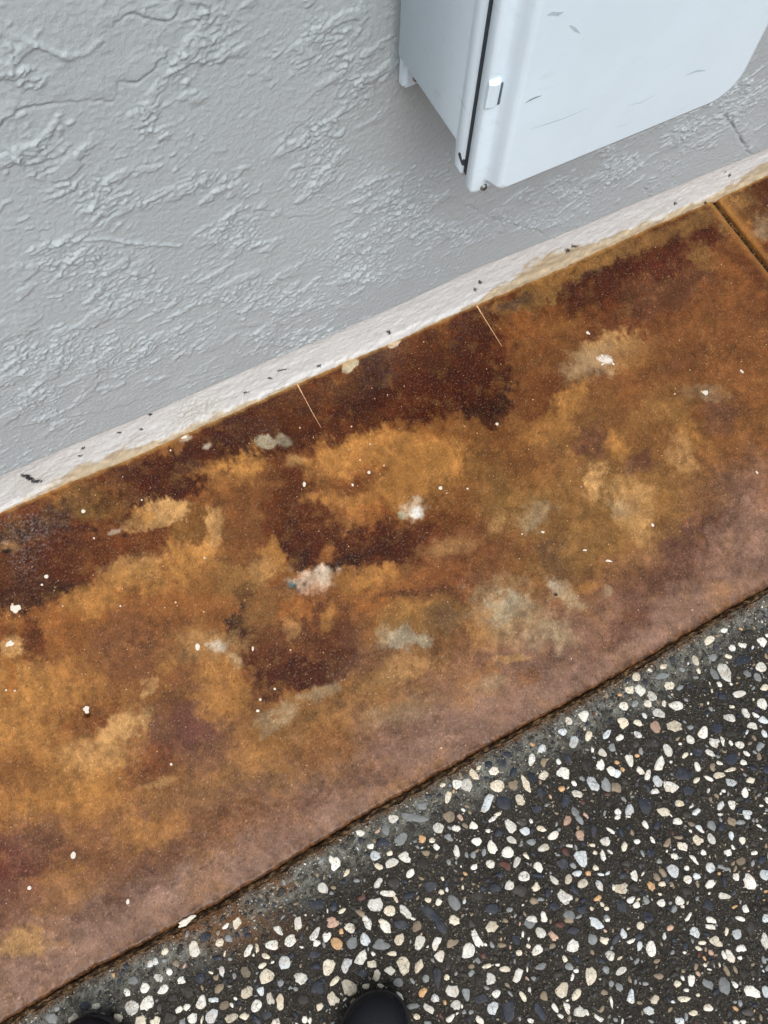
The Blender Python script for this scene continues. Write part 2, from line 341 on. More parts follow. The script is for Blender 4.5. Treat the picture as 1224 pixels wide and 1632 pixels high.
 (30,1240,40,40,0,BR,.6,.6),(8,1385,60,60,-40,(96,46,38),.9,.5),(60,1340,60,40,0,PU,.75,.6),(110,1420,60,30,-30,GO,.4,.6),(40,1500,46,22,-15,GL,.75,.5),(150,1370,90,36,-15,BR,.5,.6),(80,1560,100,34,-30,PK_SHEEN,.8,.6),(200,1480,110,30,-30,PK_SHEEN,.8,.6),(30,1440,60,40,-20,PU,.6,.6),(380,1370,120,34,-30,PK_SHEEN,.7,.7),(520,1290,90,30,-30,PK_SHEEN,.7,.7),(420,1190,60,40,0,GO,.5,.6),(440,1142,36,16,-20,GR,.5,.4),(300,1330,90,40,-20,BR,.6,.7),(420,1300,80,36,-20,BR,.5,.7),(240,1330,60,20,-20,GO,.45,.6),(520,1190,60,26,-10,BR,.6,.6),(560,1240,90,26,-25,PU,.55,.6),(640,1140,60,20,-20,GR,.3,.7),(90,1395,40,12,-20,GO,.4,.5),
 (230,758,120,22,-24,MR,.75,.5),(360,700,130,22,-26,MR,.7,.5),(500,640,120,22,-27,MR,.6,.5),(720,560,60,30,-25,MR,.6,.5),(600,660,60,16,-25,MB,.5,.6),(455,760,30,40,0,MB,.5,.5),
 # bared concrete where the coat flaked off
 (424,703,17,11,10,GY,.98,.18),(453,701,15,9,0,GY,.8,.3),(557,583,15,8,-28,GY,.98,.15),(484,728,10,6,0,GL,.5,.3),(640,808,32,19,10,GO,.8,.5),(660,812,18,16,0,WH,.75,.4),(664,818,11,9,0,(236,234,226),.95,.3),(968,573,10,6,0,(238,232,222),.9,.3),(632,549,9,4,-20,WH,.9,.2),(298,697,10,4,-25,WH,.7,.3),(330,709,8,4,-25,WH,.7,.3),(182,848,9,4,-25,WH,.6,.3),
 (466,934,5,5,0,(80,104,106),.95,.2),(640,820,7,5,0,(190,190,160),.8,.3),(150,845,5,4,0,DK,.9,.3),(198,854,7,4,10,DK,.9,.3),
]
def stain_color(PX, PY, XW, YWd):
    wl_ = lambda f, a, s, o=3: a * fbm(PX * f, PY * f, o, s)
    # direction across the slab (away from the wall): streaks run along it
    sx = PX * 0.86 + PY * -0.50; sy = PX * 0.50 + PY * 0.86
    streak = fbm(sx / 5.0, sy / 46.0, 3, 61, 0.6)
    nw = 0.35 + sstep(0.30, 0.62, YWd)
    qx = PX + wl_(1 / 85, 20, 51) + wl_(1 / 24, 13, 53) + 2 * streak * nw + 3 * fbm(PX / 6, PY / 6, 2, 55)
    qy = PY + wl_(1 / 85, 20, 52) + wl_(1 / 24, 13, 54) + 6 * streak * nw + 3 * fbm(PX / 6, PY / 6, 2, 56)
    ex = wl_(1 / 16, 1.0, 57, 5)
    tx = wl_(1 / 11, 0.6, 68, 4) + 0.15 * streak
    v = np.clip(YWd / 0.70, 0, 1)
    t1 = sstep(0.95, 0.62, v)[..., None]; t2 = sstep(0.34, 0.05, v)[..., None]
    c = lin(MB) * (1 - t1) + lin(BR) * 1.12 * t1
    c = c * (1 - t2) + lin(PK_SHEEN) * 0.88 * t2  # pinkish sky reflection painted in towards the front edge
    # away from what the photograph shows the same kind of stain goes on
    gen = fbm(PX / 120, PY / 120, 5, 58, 0.6)[..., None]
    c = c * (1 - 0.45 * sstep(0.0, 0.5, gen)) + lin(GO) * 0.45 * sstep(0.0, 0.5, gen)
    c = c * (1 - 0.5 * sstep(0.05, 0.5, -gen)) + lin(MR) * 0.5 * sstep(0.05, 0.5, -gen)
    for (bx, by, rx, ry, an, col, op, so) in BRUSH:
        small = max(rx, ry) < 24 or ry < 16
        ux, uy = (PX + 0.22 * (qx - PX), PY + 0.22 * (qy - PY)) if small else (qx, qy)
        R_ = max(rx, ry) * (1 + so) + 30
        msk = (np.abs(ux - bx) < R_) & (np.abs(uy - by) < R_)
        if not msk.any(): continue
        a = math.radians(an); dx = ux[msk] - bx; dy = uy[msk] - by
        u = (dx * math.cos(a) + dy * math.sin(a)) / rx; w_ = (-dx * math.sin(a) + dy * math.cos(a)) / ry
        flake = so < 0.27 and max(rx, ry) < 24
        if small and not flake: so, op = so + 0.30, op * 0.82
        d = np.sqrt(u * u + w_ * w_) + (0.42 if flake else 0.75 if small else 0.40) * ex[msk]
        kk = .72 if flake or small else .95
        al = (op * sstep(1 + so * kk, 1 - so * kk, d))
        if not flake: al = np.clip(al * (0.97 + 0.5 * tx[msk]), 0, 1)
        al = al[..., None]
        c[msk] = c[msk] * (1 - al) + lin(col) * al
    m1 = sstep(0.02, 0.45, fbm(PX / 46 + 3, PY / 46, 5, 62, 0.62))[..., None]
    c = c * (1 - 0.16 * m1) + lin(BR) * 0.6 * 0.16 * m1
    m2 = sstep(0.10, 0.5, fbm(PX / 30 + 9, PY / 30, 5, 67, 0.62))[..., None]
    c = c * (1 - 0.22 * m2) + lin(OL) * 1.25 * 0.22 * m2
    mott = 1 + 0.30 * wl_(1 / 34, 1, 63, 5) + 0.26 * wl_(1 / 13, 1, 64, 4) * (0.5 + sstep(-.3, .4, fbm(PX / 90, PY / 90, 2, 69))) + 0.09 * streak
    for f_, am, sd_ in ((1 / 120, .15, 140), (1 / 52, .15, 144), (1 / 23, .12, 148)):
        nn = fbm(qx * f_ + 5, qy * f_ * 1.15, 5, sd_, 0.6)
        c = c * (1 - am * sstep(-.03, .05, nn) - am * .8 * np.exp(-(nn / .035) ** 2) + am * .35)[..., None]
    grain = np.random.RandomState(3).normal(0, 1, PX.shape)
    mott = mott * (1 + 0.045 * grain)
    c = c * np.clip(mott, 0.2, 2.2)[..., None]
    rare = np.random.RandomState(4).rand(*PX.shape)
    c = np.where((rare < 0.006 + 0.024 * sstep(-.1, .5, fbm(PX / 40, PY / 40, 3, 150)))[..., None], c * 0.42, c)
    c = np.where((rare > 0.990)[..., None], c * 1.4 + 0.06, c)
    # dark scabby crust along the wall
    cr = sstep(0.57, 0.66, YWd) * sstep(0.0, 0.35, fbm(PX / 60, PY / 60, 3, 65)) * sstep(0.05, 0.4, fbm(PX / 5, PY / 4, 3, 66, 0.7))
    c = c * (1 - 0.65 * cr[..., None]) + lin((52, 40, 44)) * 0.65 * cr[..., None]
    sc_ = np.exp(-((PX - 40) / 58) ** 2 - ((PY - 838) / 30) ** 2) + np.exp(-((PX - 40) / 22) ** 2 - ((PY - 895) / 30) ** 2)
    fl = (np.clip(sc_, 0, 1) * sstep(0.12, 0.4, fbm(PX / 6, PY / 3.5, 4, 85, .7)))[..., None]
    c = c * (1 - 0.7 * fl) + lin((132, 118, 118)) * 0.7 * fl
    hole = sstep(1.2, 0.6, np.hypot((PX - 10) / 7, (PY - 877) / 5) + .5 * fbm(PX / 5, PY / 5, 2, 86))[..., None]
    c = c * (1 - .9 * hole) + 0.004 * .9 * hole
    return np.clip(c, 0.003, 0.95)

JX = 1.1215      # the saw-cut joint near the right end of the wall
def slab_grid(x0, x1, fine, far=None):
    xs_ = np.arange(x0, x1, fine)
    if far is not None:
        if far < x0: xs_ = np.concatenate([x0 - far_steps(fine, x0 - far, 14)[::-1], xs_])
        else: xs_ = np.concatenate([xs_, xs_[-1] + far_steps(fine, far - xs_[-1], 14)])
    return xs_
def make_slab(xs_, jl=None, jr=None, nv=430):
    v = np.linspace(0, 1, nv)
    v = np.concatenate([[0, 0.0, 0.0, 0.0015, 0.004, 0.0075], v[7:], ])
    X, V = np.meshgrid(xs_, v)
    y0 = edge_y(X); y1 = bot_y(X) + 0.004
    Y = y0 + (y1 - y0) * V
    PX, PY = to_px(X, Y, 0)
    near = (X > -0.75) & (X < 1.45)
    Z = 0.0011 * fbm(X * 6, Y * 6, 3, 71) + 0.00035 * fbm(X * 160, Y * 160, 3, 72) * near
    # crust and flaked spots
    Z += 0.0034 * np.exp(-((PX - 45) / 60) ** 2 - ((PY - 858) / 42) ** 2) * fbm(PX / 7, PY / 7, 4, 73, 0.7)
    Z += 0.0022 * sstep(0.60, 0.69, Y) * np.clip(fbm(X * 140, Y * 140, 4, 74, 0.7), 0, 1) * near
    for (bx, by, r, d) in [(428, 703, 22, 1.3), (557, 583, 13, 1.0), (12, 872, 10, 4.5), (139, 1137, 5, 5), (466, 934, 5, 2.5), (908, 427, 9, 5)]:
        Z -= d * 0.001 * sstep(1.2, 0.7, np.hypot(PX - bx, PY - by) / r + 0.3 * fbm(PX / 7, PY / 7, 3, 75))
    # worn arris: breaks down towards the pavement
    s = (Y - y0) / 0.0060 + 0.35 * fbm(X * 70, Y * 70, 3, 76)
    Z -= 0.0028 * sstep(0.7, -0.1, s) + 0.0010 * sstep(1.6, 0.2, s) * fbm(X * 60, Y * 120, 4, 83, .8)
    Z[0] = -0.03; Z[1] = -0.009 + 0.002 * fbm(X[0] * 60, X[0] * 0, 3, 77); Z[2] = -0.0055
    Y[1] -= 0.0012; Y[2] -= 0.0006
    C = stain_color(PX, PY, X, Y)
    br = sstep(0.011, 0.0, Y - y0 + 0.004 * fbm(X * 60, Y * 60, 3, 78))[..., None]
    bn = sstep(-0.15, 0.3, fbm(X * 70, Y * 110, 4, 84, .7))[..., None]
    C = C * (1 - 0.9 * br) + (lin((52, 30, 15)) * (1 - bn) + lin((104, 66, 32)) * bn) * 0.9 * br
    top = sstep(0.010, 0.001, y1 - 0.004 - Y + 0.004 * fbm(X * 30, Y * 30, 3, 79))[..., None]
    C = C * (1 - 0.45 * top) + lin((196, 150, 84)) * 0.45 * top
    # joint cut
    for jx, sgn in ((jl, 1), (jr, -1)):
        if jx is None: continue
        dd = sgn * (X - jx) + 0.0012 * fbm(X * 0 + Y * 60, X * 0 + 2.2, 3, 80)
        Z -= 0.006 * sstep(0.006, 0.0, dd)
        end = (np.abs(X - (xs_[0] if sgn > 0 else xs_[-1])) < 1e-9)
        Z = np.where(end, -0.02, Z)
        k = sstep(0.022, 0.004, dd)[..., None] * 0.5
        C = C * (1 - k) + lin((170, 118, 58)) * k
        k = sstep(0.0035, 0.0, dd)[..., None] * 0.8
        C = C * (1 - k) + lin((50, 30, 18)) * k
    return np.stack([X, Y, Z], -1), C
P, C = make_slab(slab_grid(-0.62, JX - 0.0042, 0.0017, far=-40), jr=JX - 0.0042)
slab = structure(grid_obj('concrete_path', P, M_SLAB, colors=C))
P, C = make_slab(slab_grid(JX + 0.0042, 1.42, 0.0017, far=40), jl=JX + 0.0042)
slab2 = structure(grid_obj('concrete_path.001', P, M_SLAB, colors=C))
# dirt at the bottom of the cut
xs = np.linspace(JX - 0.006, JX + 0.006, 7); ys = np.arange(0.01, 0.71, 0.004)
X, Y = np.meshgrid(xs, ys)
structure(grid_obj('joint_dirt.001', np.stack([X, Y, -0.011 + 0.0025 * fbm(X * 200, Y * 90, 3, 82)], -1), M_GUNK))

# ------------------------------------------------------------------ white painted plinth strip
xs = axis(-0.42, 1.42, 0.0015, -40, 40)
tt = np.linspace(0, 1, 76)
X, T = np.meshgrid(xs, tt)
yb = bot_y(X); zt = top_z(X)
Y = yb + (0.7135 - yb) * T ** 0.8
Z = -0.006 + (zt + 0.010) * T
near = (X > -0.45) & (X < 1.45)
rel = 0.0012 * fbm(X * 24, Z * 50, 4, 91) + 0.0006 * fbm(X * 90, Z * 150, 3, 92)
PX, PY = to_px(X, Y, Z)
rel += 0.0012 * np.exp(-((PX - 320) / 45) ** 2 - ((PY - 655) / 22) ** 2) * fbm(PX / 6, PY / 6, 3, 93, .7) * 2
lip = 0.0035 * sstep(0.22, 0.10, T + 0.10 * fbm(X * 35, T * 3, 3, 94))      # thicker torn paint edge at the bottom
Y = Y - (rel + lip) * near
white = lin((204, 205, 204)); cream = lin((188, 168, 132)); black = lin((36, 38, 42))
C = np.ones(X.shape + (3,)) * white * (1 + 0.04 * fbm(X * 20, Z * 40, 3, 95))[..., None]
band = np.interp(PX, [-50, 60, 110, 180, 260, 330, 420, 620, 760, 850, 900, 960, 1050, 1130, 1180, 1260], [.10, .16, .30, .36, .16, .22, .12, .07, .14, .50, .52, .30, .24, .20, .40, .50])
k = sstep(1.05, 0.75, T / band + 0.5 * fbm(X * 28, Z * 70, 4, 96, .6))[..., None] * 0.85
C = C * (1 - k) + cream * (0.85 + 0.35 * fbm(X * 50, Z * 120, 3, 97))[..., None] * k
k = sstep(0.07, 0.02, T + 0.05 * fbm(X * 60, T * 2, 3, 98))[..., None] * 0.8
C = C * (1 - k) + lin((120, 74, 30)) * k
# pale grey bared render and black chips
def chip(bx, by, rx, ry, an, col, thr, op):
    global C, Y
    a = math.radians(an); u = ((PX - bx) * math.cos(a) + (PY - by) * math.sin(a)) / rx; v = (-(PX - bx) * math.sin(a) + (PY - by) * math.cos(a)) / ry
    d = np.hypot(u, v) + thr * fbm(PX / 7, PY / 7, 4, 99, .7) + (0.9 * fbm(PX / 2.2, PY / 2.2, 2, 90) if thr < .5 else 0)
    k = sstep(1.15, 0.85, d)[..., None] * op
    C = C * (1 - k) + lin(col) * k; Y = Y + 0.0008 * k[..., 0]
for (a_, b_, c_, d_) in [(50, 770, 34, 20), (318, 655, 38, 12), (300, 668, 26, 9), (1050, 342, 18, 6), (225, 700, 22, 7)]:
    chip(a_, b_, c_, d_, -25, (196, 196, 190), 0.9, 0.6)
for (a_, b_, c_, d_, e_) in [(42, 760, 9, 3, 20), (50, 764, 7, 4, 40), (58, 768, 8, 3.5, 0), (240, 661, 3.5, 2, -30), (190, 690, 3, 1.5, 0), (225, 684, 3, 1.6, 0), (392, 626, 5, 1.5, -10),
    (430, 603, 4, 1.5, -10), (508, 583, 4, 1.8, -20), (620, 530, 3, 3, 0), (765, 450, 3, 3, 0), (758, 462, 3, 2.5, 0), (1163, 280, 3.5, 1.8, -50), (1156, 275, 2.5, 1.2, -50), (1038, 300, 2, 1.2, 0), (133, 714, 4, 2, -20), (128, 727, 3, 1.6, 0),
    (450, 590, 8, 1.2, -10), (1076, 325, 2.5, 2.5, 0), (1123, 322, 2.5, 2.5, 0), (70, 722, 2.5, 1.5, 0), (905, 400, 4, 3, 0), (916, 393, 4, 2, 0)]:
    chip(a_, b_, c_, d_, e_, (34, 38, 46), 0.45, 0.95)
plinth = grid_obj('plinth_strip', np.stack([X, Y, Z], -1), M_TRIM, colors=C)
structure(plinth)

# ------------------------------------------------------------------ stucco wall (real relief)
xs = axis(-0.36, 1.36, 0.0017, -40, 40)
zs = np.concatenate([np.arange(0, 0.74, 0.0017), 0.74 + np.geomspace(0.0017, 2.3, 14)])
X, S = np.meshgrid(xs, zs)
Z = S + top_z(X)
PX, PY = to_px(X, X * 0 + YW, np.minimum(Z, 1.0))
patch = fbm(X * 7, Z * 7, 3, 101)
ell = [(70,240,85,60),(30,110,50,50),(270,90,60,50),(335,60,40,70),(290,130,60,30),(235,190,35,45),(530,60,80,70),(560,130,60,70),(500,230,60,60),(510,290,60,40),(330,290,90,40),(150,310,120,40),
       (380,370,60,50),(550,410,110,60),(130,560,200,60),(200,470,170,50),(60,640,80,50),(420,470,120,50),(900,310,60,30),(980,270,60,40),(1160,150,70,70),(1090,200,60,40),(850,345,70,25),(640,330,80,60),(690,370,90,30),(120,420,100,40),(500,540,150,30)]
em = np.zeros_like(X)
qx = PX + 30 * fbm(X * 25, Z * 25, 3, 102); qy = PY + 22 * fbm(X * 25, Z * 25, 3, 103)
for (a_, b_, c_, d_) in ell: em = np.maximum(em, np.exp(-((qx - a_) / c_) ** 2 - ((qy - b_) / d_) ** 2))
mask = sstep(0.42, 0.98, em + 0.30 * patch + 0.25 * fbm(X * 24, Z * 24, 3, 115))
# strokes lean a little off the wall's long direction
ca, sa = math.cos(math.radians(13)), math.sin(math.radians(13))
U = X * ca + Z * sa; W = -X * sa + Z * ca
wu = U + 0.012 * fbm(X * 30, Z * 30, 3, 104); ww = W + 0.006 * fbm(X * 30, Z * 30, 3, 105)
n1 = fbm(wu * 85, ww * 170, 4, 106, 0.66)
n2 = fbm(wu * 130, ww * 230, 3, 107, 0.6)
n3 = fbm(wu * 16, ww * 34, 4, 108, 0.6)
vary = 0.35 + 0.9 * sstep(-.25, .35, fbm(X * 14, Z * 14, 2, 120))
H = 0.0021 * vary * sstep(0.10, 0.34, n1) * mask * sstep(-0.1, 0.3, n3 + 0.2) + 0.0018 * sstep(0.12, 0.36, n2) * mask
H += 0.0016 * sstep(0.16, 0.20, n3) * sstep(0.2, 0.5, em)               # skip-trowel islands with a crisp edge
H += 0.0013 * sstep(0.34, 0.46, fbm(wu * 70, ww * 150, 3, 117)) * sstep(-0.15, 0.35, patch + 0.4 * fbm(X * 18, Z * 18, 2, 118))
H += 0.00022 * fbm(wu * 60, ww * 150, 4, 109, 0.7) + 0.0004 * fbm(X * 150, Z * 150, 2, 119)
H += 0.0030 * fbm(X * 3.2, Z * 3.2, 2, 110)
H += 0.0018 * sstep(0.46, 0.56, fbm(X * 60, Z * 70, 2, 114)) * mask
def crease(pts, width, up, dn):
    """traced trowel line: a raised lip (up) on one side, a fine groove (dn) under it"""
    global H
    w3 = [wallpt(a_, b_, YW) for a_, b_ in pts]
    best = np.full(X.shape, 9.0); sgn = np.zeros(X.shape)
    x0 = min(p[0] for p in w3) - .03; x1 = max(p[0] for p in w3) + .03; z0 = min(p[1] for p in w3) - .03; z1 = max(p[1] for p in w3) + .03
    ix = np.where((xs > x0) & (xs < x1))[0]
    if len(ix) == 0: return
    sl = (slice(None), slice(ix[0], ix[-1] + 1))
    xx = X[sl] + 0.0042 * fbm(X[sl] * 80, Z[sl] * 80, 4, 111, .65); zz = Z[sl] + 0.0042 * fbm(X[sl] * 80, Z[sl] * 80, 4, 112, .65); width = width * .75
    b = np.full(xx.shape, 9.0); s = np.zeros(xx.shape)
    for (ax, az), (bx, bz) in zip(w3[:-1], w3[1:]):
        L2 = (bx - ax) ** 2 + (bz - az) ** 2
        t = np.clip(((xx - ax) * (bx - ax) + (zz - az) * (bz - az)) / L2, 0, 1)
        d = np.hypot(xx - ax - t * (bx - ax), zz - az - t * (bz - az))
        cr = (bx - ax) * (zz - az) - (bz - az) * (xx - ax)
        upd = d < b; s = np.where(upd, np.sign(cr), s); b = np.where(upd, d, b)
    fade = 0.75 + 1.1 * fbm(xx * 30, zz * 30, 2, 113)
    if dn > 0: H[sl] += up * .55 * fade * (np.exp(-b / 0.022) * sstep(-0.0012, 0.0012, b * s)) * sstep(0.10, 0.04, b) - dn * 1.25 * np.clip(fade, .3, 1.5) * np.exp(-(b / max(width * 0.6, .0014)) ** 2)
    else: H[sl] += up * .8 * np.clip(fade, 0.1, 1.4) * np.exp(-(b / (width * .9)) ** 2)
for pts, wd, up, dn in [
    ([(0,200),(12,185),(35,170),(90,163),(125,162),(160,158),(178,163),(187,150),(190,128),(215,130),(240,118),(252,98)], .0028, .0034, .0022),
    ([(185,35),(205,20),(235,27),(260,32),(283,22),(288,10)], .0024, .0026, .0018),
    ([(20,55),(60,70),(90,83),(115,90),(140,82),(158,62)], .004, .0026, 0),
    ([(80,390),(110,382),(170,380),(220,388),(285,392)], .003, .0030, 0),
    ([(1155,183),(1165,197),(1176,214),(1185,230),(1195,246)], .003, .0030, .0045),
    ([(1085,165),(1096,182),(1101,200),(1100,215)], .002, .0012, .0014),
    ([(10,686),(100,668),(170,656),(250,630),(340,600),(362,590)], .0024, .0022, .0005),
    ([(745,327),(789,352),(834,363),(855,366),(878,383)], .0024, .0020, .0024),
    ([(520,332),(560,305),(600,285),(645,276)], .0028, .0024, 0),
    ([(1025,300),(1034,310),(1036,320)], .0018, .0010, .0030),
    ([(470,250),(455,235),(462,215),(480,200)], .0024, .0018, .0006),
    ([(410,335),(440,340),(452,350),(490,345)], .0022, .0020, .0008),
    ([(400,520),(440,514),(480,522),(520,530)], .002, .0018, .0004),
    ([(300,105),(312,85),(320,60),(330,45)], .0026, .0022, .0008),
    ([(700,330),(720,345),(760,380)], .002, .0012, .0008)]:
    crease(pts, wd, up, dn)
H = H * sstep(-1.5, -1.2, X) * sstep(2.5, 2.2, X) * sstep(0.74, 0.66, S)
H = H * (0.55 + 0.45 * sstep(-0.6, -0.36, X) * sstep(1.6, 1.36, X))
ret = sstep(0.006, 0.0, S)
Y = YW - H + 0.004 * ret ** 2
Y[0] = 0.7165; Y[1] = YW + 0.0045
Z[0] -= 0.0; Z[1] = Z[0] - 0.0003
wall = grid_obj('stucco_wall', np.stack([X, Y, Z], -1), M_STUCCO)
structure(wall)

